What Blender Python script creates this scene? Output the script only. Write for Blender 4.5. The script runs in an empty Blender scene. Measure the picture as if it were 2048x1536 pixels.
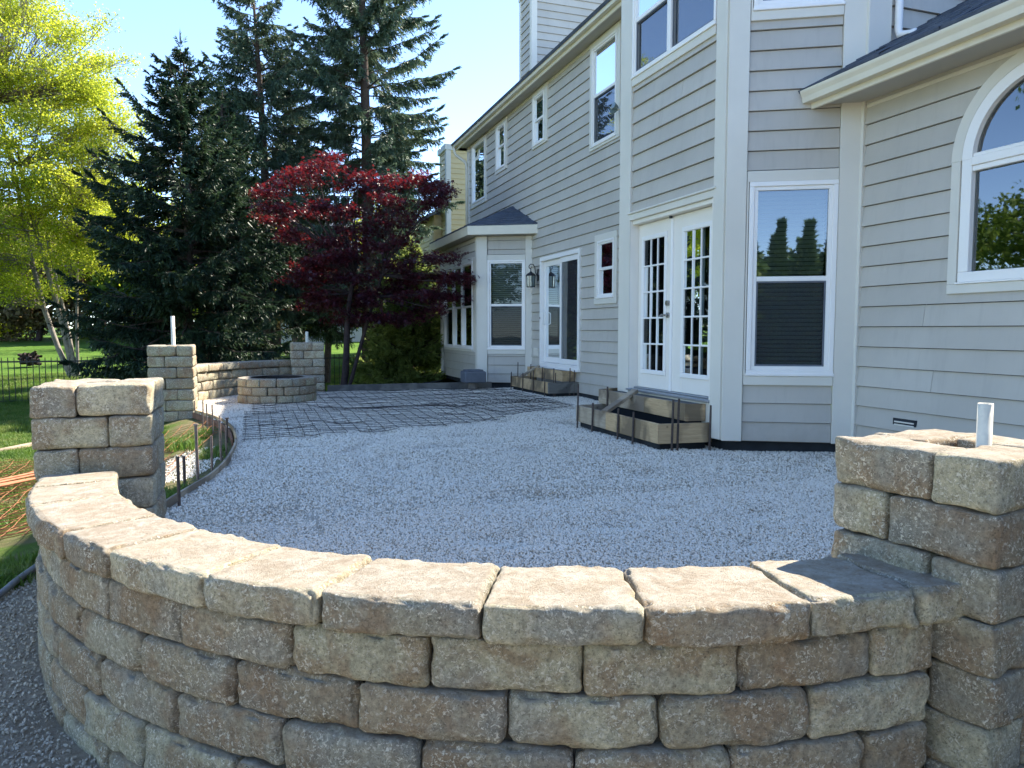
import bpy, math, random
import numpy as np
from mathutils import Vector, Matrix, noise as mnoise

# ------------------------------------------------------------------ camera, light
S = bpy.context.scene
cd = bpy.data.cameras.new("camera"); cam = bpy.data.objects.new("camera", cd)
S.collection.objects.link(cam); S.camera = cam
cd.sensor_width = 36.0; cd.lens = 1490.0 / 2048 * 36
cd.clip_start = 0.05; cd.clip_end = 600
cam.location = (0, 0, 1.15)
cam.rotation_euler = (math.radians(90 - 4.146), 0, math.radians(-19.19))

SUN_EL, SUN_AZ = 45.5, 68.0           # azimuth from +Y towards +X
w = bpy.data.worlds.new("World"); S.world = w; w.use_nodes = True
nt = w.node_tree; nt.nodes.clear()
sky = nt.nodes.new("ShaderNodeTexSky"); sky.sky_type = 'NISHITA'; sky.sun_disc = False
sky.sun_elevation = math.radians(SUN_EL); sky.sun_rotation = math.radians(SUN_AZ)
sky.altitude = 800; sky.air_density = 0.65; sky.dust_density = 0.0; sky.ozone_density = 1.8
bg = nt.nodes.new("ShaderNodeBackground"); bg.inputs[1].default_value = 0.15
wo = nt.nodes.new("ShaderNodeOutputWorld")
nt.links.new(sky.outputs[0], bg.inputs[0]); nt.links.new(bg.outputs[0], wo.inputs[0])
sl = bpy.data.lights.new("sun", 'SUN'); so = bpy.data.objects.new("sun", sl); S.collection.objects.link(so)
sl.energy = 4.2; sl.angle = math.radians(0.53); sl.color = (1.0, 0.91, 0.78)
e_, a_ = math.radians(SUN_EL), math.radians(SUN_AZ)
SD = Vector((math.sin(a_) * math.cos(e_), math.cos(a_) * math.cos(e_), math.sin(e_)))
so.rotation_euler = (-SD).to_track_quat('-Z', 'Y').to_euler(); so.location = (10, 6, 20)
S.view_settings.view_transform = 'Standard'; S.view_settings.look = 'None'
S.view_settings.gamma = 1; S.view_settings.use_curve_mapping = False
S.view_settings.exposure = 2.0
S.cycles.max_bounces = 7; S.cycles.transparent_max_bounces = 12

COL = S.collection
R = math.radians

# ------------------------------------------------------------------ helpers
def tag(o, label=None, cat=None, group=None, kind=None):
    if label: o['label'] = label
    if cat: o['category'] = cat
    if group: o['group'] = group
    if kind: o['kind'] = kind
    return o

def empty(name, loc, label=None, cat=None, group=None, rz=0.0):
    o = bpy.data.objects.new(name, None); COL.objects.link(o)
    o.location = loc; o.rotation_euler = (0, 0, rz); o.empty_display_size = 0.2
    return tag(o, label, cat, group)

def mesh_obj(name, verts, faces, mats, parent=None, smooth=False, mi=None):
    me = bpy.data.meshes.new(name)
    if isinstance(verts, np.ndarray) and isinstance(faces, np.ndarray):
        nv, nf, k = len(verts), len(faces), faces.shape[1]
        me.vertices.add(nv); me.vertices.foreach_set("co", verts.astype(np.float32).ravel())
        me.loops.add(nf * k); me.loops.foreach_set("vertex_index", faces.astype(np.int32).ravel())
        me.polygons.add(nf); me.polygons.foreach_set("loop_start", np.arange(0, nf * k, k, dtype=np.int32))
        me.update(calc_edges=True)
    else:
        me.from_pydata([tuple(v) for v in verts], [], [tuple(f) for f in faces])
    if not isinstance(mats, (list, tuple)): mats = [mats]
    for m in mats: me.materials.append(m)
    if mi is not None: me.polygons.foreach_set("material_index", np.array(mi, dtype=np.int32))
    if smooth: me.polygons.foreach_set("use_smooth", np.ones(len(me.polygons), dtype=bool))
    me.update()
    o = bpy.data.objects.new(name, me); COL.objects.link(o)
    if parent is not None:
        o.parent = parent
        o.matrix_parent_inverse = Matrix.Identity(4)
        # vertices are given in world coordinates: undo the parent's place
        mw = Matrix.Identity(4); p = parent
        while p is not None:
            mw = (Matrix.Translation(p.location) @ p.rotation_euler.to_matrix().to_4x4()) @ mw; p = p.parent
        if (mw.translation.length > 1e-9) or abs(mw[0][1]) > 1e-9:
            me.transform(mw.inverted())
    return o

class MB:
    """collects simple shapes; a 4x4 matrix places them in the world"""
    def __init__(s, M=None): s.v = []; s.f = []; s.m = []; s.M = M if M is not None else Matrix.Identity(4)
    def add(s, vs, fs, mi=0):
        b = len(s.v); s.v += [tuple(s.M @ Vector(v)) for v in vs]
        s.f += [tuple(b + i for i in f) for f in fs]; s.m += [mi] * len(fs)
    def box(s, lo, hi, mi=0):
        (a, b, c), (d, e, f) = lo, hi
        vs = [(a,b,c),(d,b,c),(d,e,c),(a,e,c),(a,b,f),(d,b,f),(d,e,f),(a,e,f)]
        s.add(vs, [(0,3,2,1),(4,5,6,7),(0,1,5,4),(1,2,6,5),(2,3,7,6),(3,0,4,7)], mi)
    def bbox(s, lo, hi, b=0.004, mi=0):
        """box with chamfered edges"""
        lo = list(map(min, zip(lo, hi))) if False else lo
        (x0,y0,z0),(x1,y1,z1) = lo, hi
        vs = []; 
        for x, sx in ((x0,1),(x1,-1)):
            for y, sy in ((y0,1),(y1,-1)):
                for z, sz in ((z0,1),(z1,-1)):
                    vs += [(x, y+sy*b, z+sz*b), (x+sx*b, y, z+sz*b), (x+sx*b, y+sy*b, z)]
        I = lambda i,j,k,c: ((i*2+j)*2+k)*3+c
        fs = []
        for i in (0,1): fs.append((I(i,0,0,0),I(i,0,1,0),I(i,1,1,0),I(i,1,0,0)))
        for j in (0,1): fs.append((I(0,j,0,1),I(0,j,1,1),I(1,j,1,1),I(1,j,0,1)))
        for k in (0,1): fs.append((I(0,0,k,2),I(1,0,k,2),I(1,1,k,2),I(0,1,k,2)))
        for i in (0,1):
            for j in (0,1): fs.append((I(i,j,0,0),I(i,j,1,0),I(i,j,1,1),I(i,j,0,1)))
        for i in (0,1):
            for k in (0,1): fs.append((I(i,0,k,0),I(i,1,k,0),I(i,1,k,2),I(i,0,k,2)))
        for j in (0,1):
            for k in (0,1): fs.append((I(0,j,k,1),I(1,j,k,1),I(1,j,k,2),I(0,j,k,2)))
        for i in (0,1):
            for j in (0,1):
                for k in (0,1): fs.append((I(i,j,k,0),I(i,j,k,1),I(i,j,k,2)))
        s.add(vs, fs, mi)
    def prism(s, poly, axis, a, b, mi=0):
        """extrude a 2-D polygon along axis (0,1,2) from a to b"""
        def P(p, t):
            q = [0,0,0]; o = [i for i in (0,1,2) if i != axis]; q[o[0]] = p[0]; q[o[1]] = p[1]; q[axis] = t; return q
        n = len(poly); vs = [P(p,a) for p in poly] + [P(p,b) for p in poly]
        fs = [tuple(range(n)), tuple(range(2*n-1, n-1, -1))] + [(i,(i+1)%n,n+(i+1)%n,n+i) for i in range(n)]
        s.add(vs, fs, mi)
    def tube(s, pts, r, n=8, caps=True, mi=0):
        pts = [Vector(p) for p in pts]; rs = r if isinstance(r, (list, tuple)) else [r]*len(pts)
        vs = []; fs = []; up = None
        for i, p in enumerate(pts):
            t = (pts[min(i+1,len(pts)-1)] - pts[max(i-1,0)]).normalized()
            if up is None: up = t.orthogonal().normalized()
            else: up = (up - t*up.dot(t)); up = up.normalized() if up.length > 1e-6 else t.orthogonal().normalized()
            sd = t.cross(up)
            for k in range(n):
                a = 2*math.pi*k/n; vs.append(p + (up*math.cos(a) + sd*math.sin(a))*rs[i])
        for i in range(len(pts)-1):
            for k in range(n): fs.append((i*n+k, i*n+(k+1)%n, (i+1)*n+(k+1)%n, (i+1)*n+k))
        if caps: fs += [tuple(range(n-1,-1,-1)), tuple(range((len(pts)-1)*n, len(pts)*n))]
        s.add(vs, fs, mi)
    def build(s, name, mat, parent=None, smooth=False):
        import bmesh
        o = mesh_obj(name, s.v, s.f, mat, parent, smooth, s.m if isinstance(mat, (list, tuple)) else None)
        bm = bmesh.new(); bm.from_mesh(o.data); bmesh.ops.recalc_face_normals(bm, faces=bm.faces); bm.to_mesh(o.data); bm.free()
        return o

# ---- cheap vectorised value noise
def _h(ix, iy, iz, seed):
    n = (ix*374761393 + iy*668265263 + iz*2147483647*3 + seed*1274126177) & 0xffffffff
    n = ((n ^ (n >> 13)) * 1274126177) & 0xffffffff
    n = ((n ^ (n >> 16)) * 2246822519) & 0xffffffff
    return ((n ^ (n >> 15)) & 0xffff) / 32767.5 - 1.0
def vnoise(p, seed=0):
    p = np.asarray(p, float); i = np.floor(p).astype(np.int64); f = p - i; f = f*f*(3-2*f); r = 0
    for dx in (0,1):
        for dy in (0,1):
            for dz in (0,1):
                wgt = (f[:,0] if dx else 1-f[:,0])*(f[:,1] if dy else 1-f[:,1])*(f[:,2] if dz else 1-f[:,2])
                r = r + wgt*_h(i[:,0]+dx, i[:,1]+dy, i[:,2]+dz, seed)
    return r

# ------------------------------------------------------------------ materials
class NT:
    def __init__(s, name):
        s.mat = bpy.data.materials.new(name); s.mat.use_nodes = True; s.t = s.mat.node_tree; s.t.nodes.clear()
        s.out = s.n("ShaderNodeOutputMaterial")
    def n(s, typ, **kw):
        nd = s.t.nodes.new(typ)
        for k, v in kw.items():
            if k.startswith('_'): nd.inputs[int(k[1:])].default_value = v
            else: setattr(nd, k, v)
        return nd
    def l(s, a, b): s.t.links.new(a, b); return b
    def noise(s, vec, scale, detail=4, rough=0.55, dist=0.0):
        nd = s.n("ShaderNodeTexNoise"); nd.inputs['Scale'].default_value = scale; nd.inputs['Detail'].default_value = detail
        nd.inputs['Roughness'].default_value = rough; nd.inputs['Distortion'].default_value = dist
        if vec is not None: s.l(vec, nd.inputs['Vector'])
        return nd.outputs[0]
    def vor(s, vec, scale, feature='F1', out=0, rnd=1.0):
        nd = s.n("ShaderNodeTexVoronoi", feature=feature); nd.inputs['Scale'].default_value = scale; nd.inputs['Randomness'].default_value = rnd
        if vec is not None: s.l(vec, nd.inputs['Vector'])
        return nd.outputs[out]
    def ramp(s, fac, stops, interp='LINEAR'):
        nd = s.n("ShaderNodeValToRGB"); cr = nd.color_ramp; cr.interpolation = interp
        while len(cr.elements) < len(stops): cr.elements.new(0.5)
        for e, (p, c) in zip(cr.elements, stops):
            e.position = p; e.color = (c, c, c, 1) if isinstance(c, (int, float)) else (*c, 1)
        s.l(fac, nd.inputs[0]); return nd.outputs[0]
    def mix(s, f, a, b, mode='MIX'):
        nd = s.n("ShaderNodeMix", data_type='RGBA', blend_type=mode)
        for val, inp in ((f, nd.inputs[0]), (a, nd.inputs[6]), (b, nd.inputs[7])):
            if isinstance(val, (int, float)): inp.default_value = val if inp.type == 'VALUE' else (val, val, val, 1)
            elif isinstance(val, tuple): inp.default_value = (*val, 1)
            else: s.l(val, inp)
        return nd.outputs[2]
    def math(s, op, a, b=0.0, clamp=False):
        nd = s.n("ShaderNodeMath", operation=op, use_clamp=clamp)
        for val, inp in ((a, nd.inputs[0]), (b, nd.inputs[1])):
            if isinstance(val, (int, float)): inp.default_value = val
            else: s.l(val, inp)
        return nd.outputs[0]
    def bump(s, h, strength=0.5, dist=0.01, normal=None):
        nd = s.n("ShaderNodeBump"); nd.inputs['Strength'].default_value = strength; nd.inputs['Distance'].default_value = dist
        s.l(h, nd.inputs['Height'])
        if normal is not None: s.l(normal, nd.inputs['Normal'])
        return nd.outputs[0]
    def bsdf(s, col, rough=0.8, normal=None, spec=0.3, **kw):
        b = s.n("ShaderNodeBsdfPrincipled")
        if isinstance(col, tuple): b.inputs['Base Color'].default_value = (*col, 1)
        else: s.l(col, b.inputs['Base Color'])
        if isinstance(rough, (int, float)): b.inputs['Roughness'].default_value = rough
        else: s.l(rough, b.inputs['Roughness'])
        b.inputs['Specular IOR Level'].default_value = spec
        for k, v in kw.items(): b.inputs[k.replace('_', ' ')].default_value = v
        if normal is not None: s.l(normal, b.inputs['Normal'])
        return b
    def done(s, sh): s.l(sh, s.out.inputs['Surface']); return s.mat
def objco(t): return t.n("ShaderNodeTexCoord").outputs['Object']
def geo(t): return t.n("ShaderNodeNewGeometry").outputs['Position']
def rnd(t): return t.n("ShaderNodeObjectInfo").outputs['Random']

def m_simple(name, col, rough=0.6, spec=0.3, var=0.08, scale=6.0, bump=0.0, bscale=60, **kw):
    t = NT(name); p = geo(t)
    n1 = t.noise(p, scale, 5)
    c = t.mix(t.ramp(n1, [(0.3, 0.0), (0.7, 1.0)]), tuple(x*(1-var) for x in col), tuple(min(1, x*(1+var)) for x in col))
    nm = t.bump(t.noise(p, bscale, 3), bump, 0.004) if bump else None
    return t.done(t.bsdf(c, rough, nm, spec, **kw).outputs[0])

def m_stone(name, warm=1.0, light=1.0, top_clean=True):
    t = NT(name); g = geo(t); r = rnd(t)
    off = t.n("ShaderNodeVectorMath", operation='ADD'); t.l(g, off.inputs[0])
    sc = t.n("ShaderNodeVectorMath", operation='SCALE'); cmb = t.n("ShaderNodeCombineXYZ")
    for i in range(3): t.l(r, cmb.inputs[i])
    t.l(cmb.outputs[0], sc.inputs[0]); sc.inputs['Scale'].default_value = 17.0
    t.l(sc.outputs[0], off.inputs[1]); p = off.outputs[0]
    L = light
    base = t.ramp(r, [(0.0, (0.26*L, 0.24*L, 0.165*L)), (0.25, (0.34*L, 0.31*L, 0.215*L)), (0.5, (0.215*L, 0.20*L, 0.15*L)), (0.68, (0.24*L, 0.19*L, 0.125*L)), (0.8, (0.18*L, 0.15*L, 0.105*L)), (1.0, (0.31*L, 0.285*L, 0.20*L))])
    blot = t.ramp(t.noise(p, 6.5, 4, 0.6, 0.6), [(0.46, 0.0), (0.60, 1.0)])
    brown = t.mix(t.math('MULTIPLY', blot, 0.6), base, (0.175*L*warm, 0.115*L, 0.068*L))
    grey = t.mix(t.ramp(t.noise(p, 4.1, 3, 0.5, 0.3), [(0.5, 0.0), (0.64, 0.7)]), brown, (0.20*L, 0.195*L, 0.165*L))
    fine = t.mix(t.ramp(t.noise(p, 55, 6, 0.75), [(0.3, 0.0), (0.7, 1.0)]), t.mix(1.0, grey, (0.52, 0.52, 0.52), 'MULTIPLY'), t.mix(1.0, grey, (1.42, 1.42, 1.38), 'MULTIPLY'))
    # pale lime scuffs, in drifts
    scuff = t.math('MULTIPLY', t.ramp(t.noise(p, 95, 4, 0.75, .8), [(0.545, 0.0), (0.585, 1.0)]), t.ramp(t.noise(p, 9, 3, 0.6), [(0.38, 0.1), (0.56, 1.0)]))
    darks = t.ramp(t.noise(p, 130, 3, .7), [(.36, 1.0), (.44, 0.0)])
    fine = t.mix(t.math('MULTIPLY', darks, .55), fine, (.07*L, .06*L, .04*L))
    c = t.mix(t.math('MULTIPLY', scuff, 0.85), fine, (0.50*L, 0.475*L, 0.39*L))
    # worn top faces, tone darkened to offset the strong sun
    nz = t.n("ShaderNodeSeparateXYZ"); t.l(t.n("ShaderNodeNewGeometry").outputs['True Normal'], nz.inputs[0])
    topf = t.ramp(nz.outputs[2], [(0.75, 0.0), (0.97, 1.0)])
    topc = t.mix(t.ramp(t.noise(p, 12, 5, 0.7, 0.8), [(0.40, 0.0), (0.62, 1.0)]), (0.205*L, 0.172*L, 0.132*L), (0.285*L, 0.265*L, 0.225*L))
    topc = t.mix(t.ramp(t.noise(p, 38, 6, 0.8), [(0.35, 0.75), (0.6, 0.0)]), topc, t.mix(1.0, topc, (0.7, 0.68, 0.64), 'MULTIPLY'))
    c = t.mix(t.math('MULTIPLY', topf, 0.85), c, topc)
    pits = t.ramp(t.vor(p, 85), [(0.10, 0.0), (0.28, 1.0)])
    pitm = t.ramp(t.noise(p, 22, 2), [(0.5, 0.0), (0.6, 1.0)])
    c = t.mix(t.math('MULTIPLY', t.math('SUBTRACT', 1.0, pits), t.math('MULTIPLY', pitm, 0.6)), c, (0.07, 0.06, 0.045))
    h = t.math('ADD', t.math('MULTIPLY', t.noise(p, 60, 8, 0.85), 1.5), t.math('MULTIPLY', pits, 0.22))
    h = t.math('ADD', h, t.math('MULTIPLY', scuff, 0.18))
    nm = t.bump(h, 0.9, 0.010)
    return t.done(t.bsdf(c, 0.93, nm, 0.15).outputs[0])

M = {}
M['stone'] = m_stone("tumbled_concrete_stone", 1.0, 1.78)
M['stone_warm'] = m_stone("tumbled_concrete_stone_warm", 1.1, 1.55)
M['core'] = m_simple("dark_joint_fill", (0.06, 0.055, 0.045), 0.95, 0.1, 0.2, 20)
def m_siding(name, col):
    t = NT(name); g = geo(t); r = rnd(t); sp = t.n("ShaderNodeSeparateXYZ"); t.l(g, sp.inputs[0])
    c = t.mix(t.ramp(t.noise(g, 1.3, 5, .6), [(.35, 0.0), (.65, 1.0)]), tuple(x*.93 for x in col), tuple(x*1.04 for x in col))
    c = t.mix(1.0, c, t.ramp(r, [(0.0, .95), (1.0, 1.04)]), 'MULTIPLY')
    mp = t.n("ShaderNodeMapping"); t.l(g, mp.inputs[0]); mp.inputs['Scale'].default_value = (7, 7, .8)
    c = t.mix(t.math('MULTIPLY', t.ramp(t.noise(mp.outputs[0], 2.0, 5, .65), [(.52, 0.0), (.72, .28)]), 1.0), c, tuple(x*.72 for x in col))
    # mud splashed on the lowest boards
    low = t.ramp(t.math('ADD', sp.outputs[2], t.math('MULTIPLY', t.noise(g, 9, 5, .7), .5)), [(.28, .30), (.55, 0.0)])
    c = t.mix(low, c, (.27, .23, .17))
    mp2 = t.n("ShaderNodeMapping"); t.l(g, mp2.inputs[0]); mp2.inputs['Scale'].default_value = (1, 1, 14)
    h = t.math('ADD', t.math('MULTIPLY', t.noise(g, .9, 2), 1.0), t.math('MULTIPLY', t.noise(mp2.outputs[0], 9, 4), .05))
    return t.done(t.bsdf(c, t.ramp(t.noise(g, 4, 3), [(.3, .45), (.7, .62)]), t.bump(h, .25, .02), .35).outputs[0])
M['gap'] = m_simple('lap_shadow_strip', (0.10, 0.10, 0.10), 0.9, 0.1, 0.2, 9.0)  # dark colour standing in for the shade under each siding lap
M['siding'] = m_siding("grey_fibre_siding", (0.51, 0.475, 0.41))
M['trim'] = m_simple("greige_trim", (0.70, 0.665, 0.575), 0.5, 0.4, 0.04, 2.0, 0.05, 30)
M['white'] = m_simple("white_vinyl", (0.88, 0.85, 0.80), 0.35, 0.5, 0.02, 3.0)
M['door'] = m_simple("white_door_paint", (0.85, 0.80, 0.71), 0.35, 0.5, 0.02, 3.0)
M['gutter'] = m_simple("gutter_enamel", (0.72, 0.66, 0.52), 0.35, 0.5, 0.05, 4.0)
M['soffit'] = m_simple("soffit_paint", (0.46, 0.43, 0.37), 0.6, 0.3, 0.05, 3.0)
M['tan'] = m_simple("tan_siding", (0.56, 0.47, 0.27), 0.6, 0.3, 0.04, 2.0)
M['tantrim'] = m_simple("pale_trim", (0.58, 0.60, 0.58), 0.6, 0.3, 0.04, 2.0)
M['bluegrey'] = m_simple("far_house_siding", (0.34, 0.37, 0.40), 0.6, 0.3, 0.04, 2.0)
M['black'] = m_simple("black_powder_coat", (0.012, 0.012, 0.013), 0.4, 0.5, 0.1, 4.0)
M['dark'] = m_simple("dark_interior", (0.022, 0.026, 0.03), 0.9, 0.1, 0.2, 2.0)
M['foundation'] = m_simple("dark_foundation", (0.035, 0.04, 0.045), 0.9, 0.1, 0.3, 5.0)
M['blind'] = m_simple("white_blind", (0.42, 0.45, 0.44), 0.6, 0.2, 0.02, 3.0)
M['curtain'] = m_simple("sheer_curtain", (0.30, 0.33, 0.36), 0.9, 0.1, 0.15, 8.0)
M['pvc'] = m_simple("pvc_pipe", (0.70, 0.66, 0.53), 0.45, 0.4, 0.14, 30.0)
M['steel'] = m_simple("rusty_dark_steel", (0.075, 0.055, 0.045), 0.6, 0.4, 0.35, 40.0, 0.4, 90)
M['steel_lit'] = m_simple("sunlit_steel", (0.16, 0.12, 0.10), 0.5, 0.5, 0.35, 40.0, 0.3, 90)  # paler copy of the stake steel, sunlight painted into its colour
M['wire'] = m_simple("black_wire", (0.05, 0.042, 0.04), 0.6, 0.3, 0.4, 3.0)
M['rust'] = m_simple("orange_rusted_wire", (0.26, 0.115, 0.055), 0.8, 0.2, 0.35, 9.0)
M['orange'] = m_simple("orange_rod", (0.42, 0.17, 0.09), 0.7, 0.2, 0.25, 9.0)
M['pipe'] = m_simple("grey_pipe", (0.20, 0.20, 0.20), 0.5, 0.3, 0.2, 9.0)
M['blockgrey'] = m_simple("grey_plastic", (0.13, 0.145, 0.17), 0.6, 0.3, 0.1, 9.0)
M['fabric'] = m_simple("black_weed_fabric", (0.01, 0.011, 0.012), 0.7, 0.3, 0.2, 9.0)
M['glasslamp'] = m_simple("lantern_glass", (0.16, 0.22, 0.22), 0.12, 0.8, 0.1, 9.0)
M['chrome'] = m_simple("satin_nickel", (0.45, 0.43, 0.40), 0.25, 0.8, 0.05, 9.0, Metallic=0.9)
M['redboard'] = m_simple('red_brown_board', (0.20, 0.11, 0.075), 0.85, 0.2, 0.3, 9.0)
M['sill'] = m_simple("metal_threshold", (0.32, 0.34, 0.36), 0.35, 0.6, 0.05, 9.0, Metallic=0.5)

def m_glass(name, tint, refl=1.9, rough=0.015):
    t = NT(name)
    tr = t.n("ShaderNodeBsdfTransparent"); tr.inputs[0].default_value = (*tint, 1)
    gl = t.n("ShaderNodeBsdfGlossy"); gl.inputs['Roughness'].default_value = rough; gl.inputs[0].default_value = (0.92, 0.97, 1, 1)
    nm = t.bump(t.noise(geo(t), 1.7, 1, 0.4), 0.06, 0.02); t.l(nm, gl.inputs['Normal'])
    fr = t.n("ShaderNodeFresnel"); fr.inputs[0].default_value = refl
    mx = t.n("ShaderNodeMixShader"); t.l(fr.outputs[0], mx.inputs[0]); t.l(tr.outputs[0], mx.inputs[1]); t.l(gl.outputs[0], mx.inputs[2])
    return t.done(mx.outputs[0])
M['glass'] = m_glass("window_glass", (0.62, 0.70, 0.70), 1.45)
M['glass2'] = m_glass("coated_window_glass", (0.60, 0.72, 0.72), 2.4)
def m_screen():
    t = NT("insect_screen"); tr = t.n("ShaderNodeBsdfTransparent"); tr.inputs[0].default_value = (.95,.95,.95,1)
    b = t.bsdf((.035,.038,.042), .8); mx = t.n("ShaderNodeMixShader"); mx.inputs[0].default_value = .5
    t.l(tr.outputs[0], mx.inputs[1]); t.l(b.outputs[0], mx.inputs[2]); return t.done(mx.outputs[0])
M['screen'] = m_screen()

def m_wood(name, a, b, stain):
    t = NT(name); g = geo(t); mp = t.n("ShaderNodeMapping"); t.l(g, mp.inputs[0]); mp.inputs['Scale'].default_value = (4, 4, 45)
    gr = t.noise(mp.outputs[0], 1.5, 6, 0.65, 0.8)
    c = t.mix(t.ramp(gr, [(0.3, 0.0), (0.7, 1.0)]), a, b)
    wet = t.ramp(t.noise(g, 2.3, 3, 0.5, 0.4), [(0.45, 0.0), (0.56, 1.0)])
    c = t.mix(t.math('MULTIPLY', wet, 0.8), c, stain)
    kn = t.ramp(t.vor(g, 5.0), [(0.04, 1.0), (0.09, 0.0)])
    c = t.mix(t.math('MULTIPLY', kn, 0.8), c, tuple(x*0.4 for x in a))
    return t.done(t.bsdf(c, 0.8, t.bump(gr, 0.4, 0.003), 0.2).outputs[0])
M['wood'] = m_wood("pine_form_board", (0.44, 0.30, 0.16), (0.62, 0.45, 0.26), (0.15, 0.115, 0.075))
M['wood2'] = m_wood("weathered_board", (0.34, 0.27, 0.19), (0.48, 0.40, 0.29), (0.19, 0.15, 0.11))
M['wood3'] = m_wood("grey_wet_board", (0.15, 0.145, 0.13), (0.22, 0.21, 0.19), (0.09, 0.09, 0.085))

def m_shingle():
    t = NT("asphalt_shingle"); g = geo(t)
    c = t.mix(t.ramp(t.noise(g, 7, 3), [(0.35, 0.0), (0.65, 1.0)]), (0.045, 0.055, 0.075), (0.085, 0.10, 0.13))
    c = t.mix(t.ramp(t.noise(g, 160, 3, 0.8), [(0.3, 0.0), (0.8, 0.5)]), c, (0.17, 0.19, 0.22))
    return t.done(t.bsdf(c, 0.95, t.bump(t.noise(g, 200, 2), 0.6, 0.004), 0.2).outputs[0])
M['shingle'] = m_shingle()

def m_rock(name, a, b, dark):
    t = NT(name); p = objco(t); r = rnd(t)
    c = t.mix(t.math('POWER', r, .7), a, b)
    c = t.mix(t.ramp(t.noise(p, 60, 4, 0.6), [(0.4, 0.0), (0.8, 0.6)]), c, dark)
    return t.done(t.bsdf(c, 0.9, t.bump(t.noise(p, 120, 4), 0.5, 0.002), 0.2).outputs[0])
M['rockw'] = m_rock("white_limestone_chip", (0.84, 0.77, 0.65), (0.96, 0.91, 0.80), (0.62, 0.54, 0.43))
M['rockb'] = m_rock('buff_limestone_chip', (0.42, 0.33, 0.22), (0.62, 0.55, 0.43), (0.25, 0.20, 0.14))
M['rockd'] = m_rock("grey_path_chip", (0.36, 0.31, 0.24), (0.66, 0.59, 0.48), (0.26, 0.22, 0.16))
def m_gravelbed():
    t = NT("white_gravel"); g = geo(t)
    v = t.vor(g, 75); cellc = t.vor(g, 75, out=1)
    edge = t.ramp(t.vor(g, 75, 'DISTANCE_TO_EDGE'), [(0.0, 0.0), (0.16, 1.0)])
    sep = t.n("ShaderNodeSeparateColor"); t.l(cellc, sep.inputs[0])
    c = t.mix(sep.outputs[0], (0.62, 0.56, 0.46), (0.88, 0.82, 0.70))
    c = t.mix(t.ramp(t.noise(g, 1.3, 3, 0.6), [(0.42, 0.0), (0.62, 0.55)]), c, (0.45, 0.38, 0.28))
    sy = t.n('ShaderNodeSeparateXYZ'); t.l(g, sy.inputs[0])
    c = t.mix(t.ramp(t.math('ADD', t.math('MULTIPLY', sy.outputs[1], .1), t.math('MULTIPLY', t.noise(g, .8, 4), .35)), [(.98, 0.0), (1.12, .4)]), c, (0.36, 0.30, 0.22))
    c = t.mix(edge, t.mix(1.0, c, (0.7, 0.68, 0.64), 'MULTIPLY'), c)
    h = t.math('ADD', edge, t.math('MULTIPLY', sep.outputs[1], 0.8))
    return t.done(t.bsdf(c, 0.95, t.bump(h, 0.9, 0.012), 0.15).outputs[0])
M['gravelbed'] = m_gravelbed()

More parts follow.
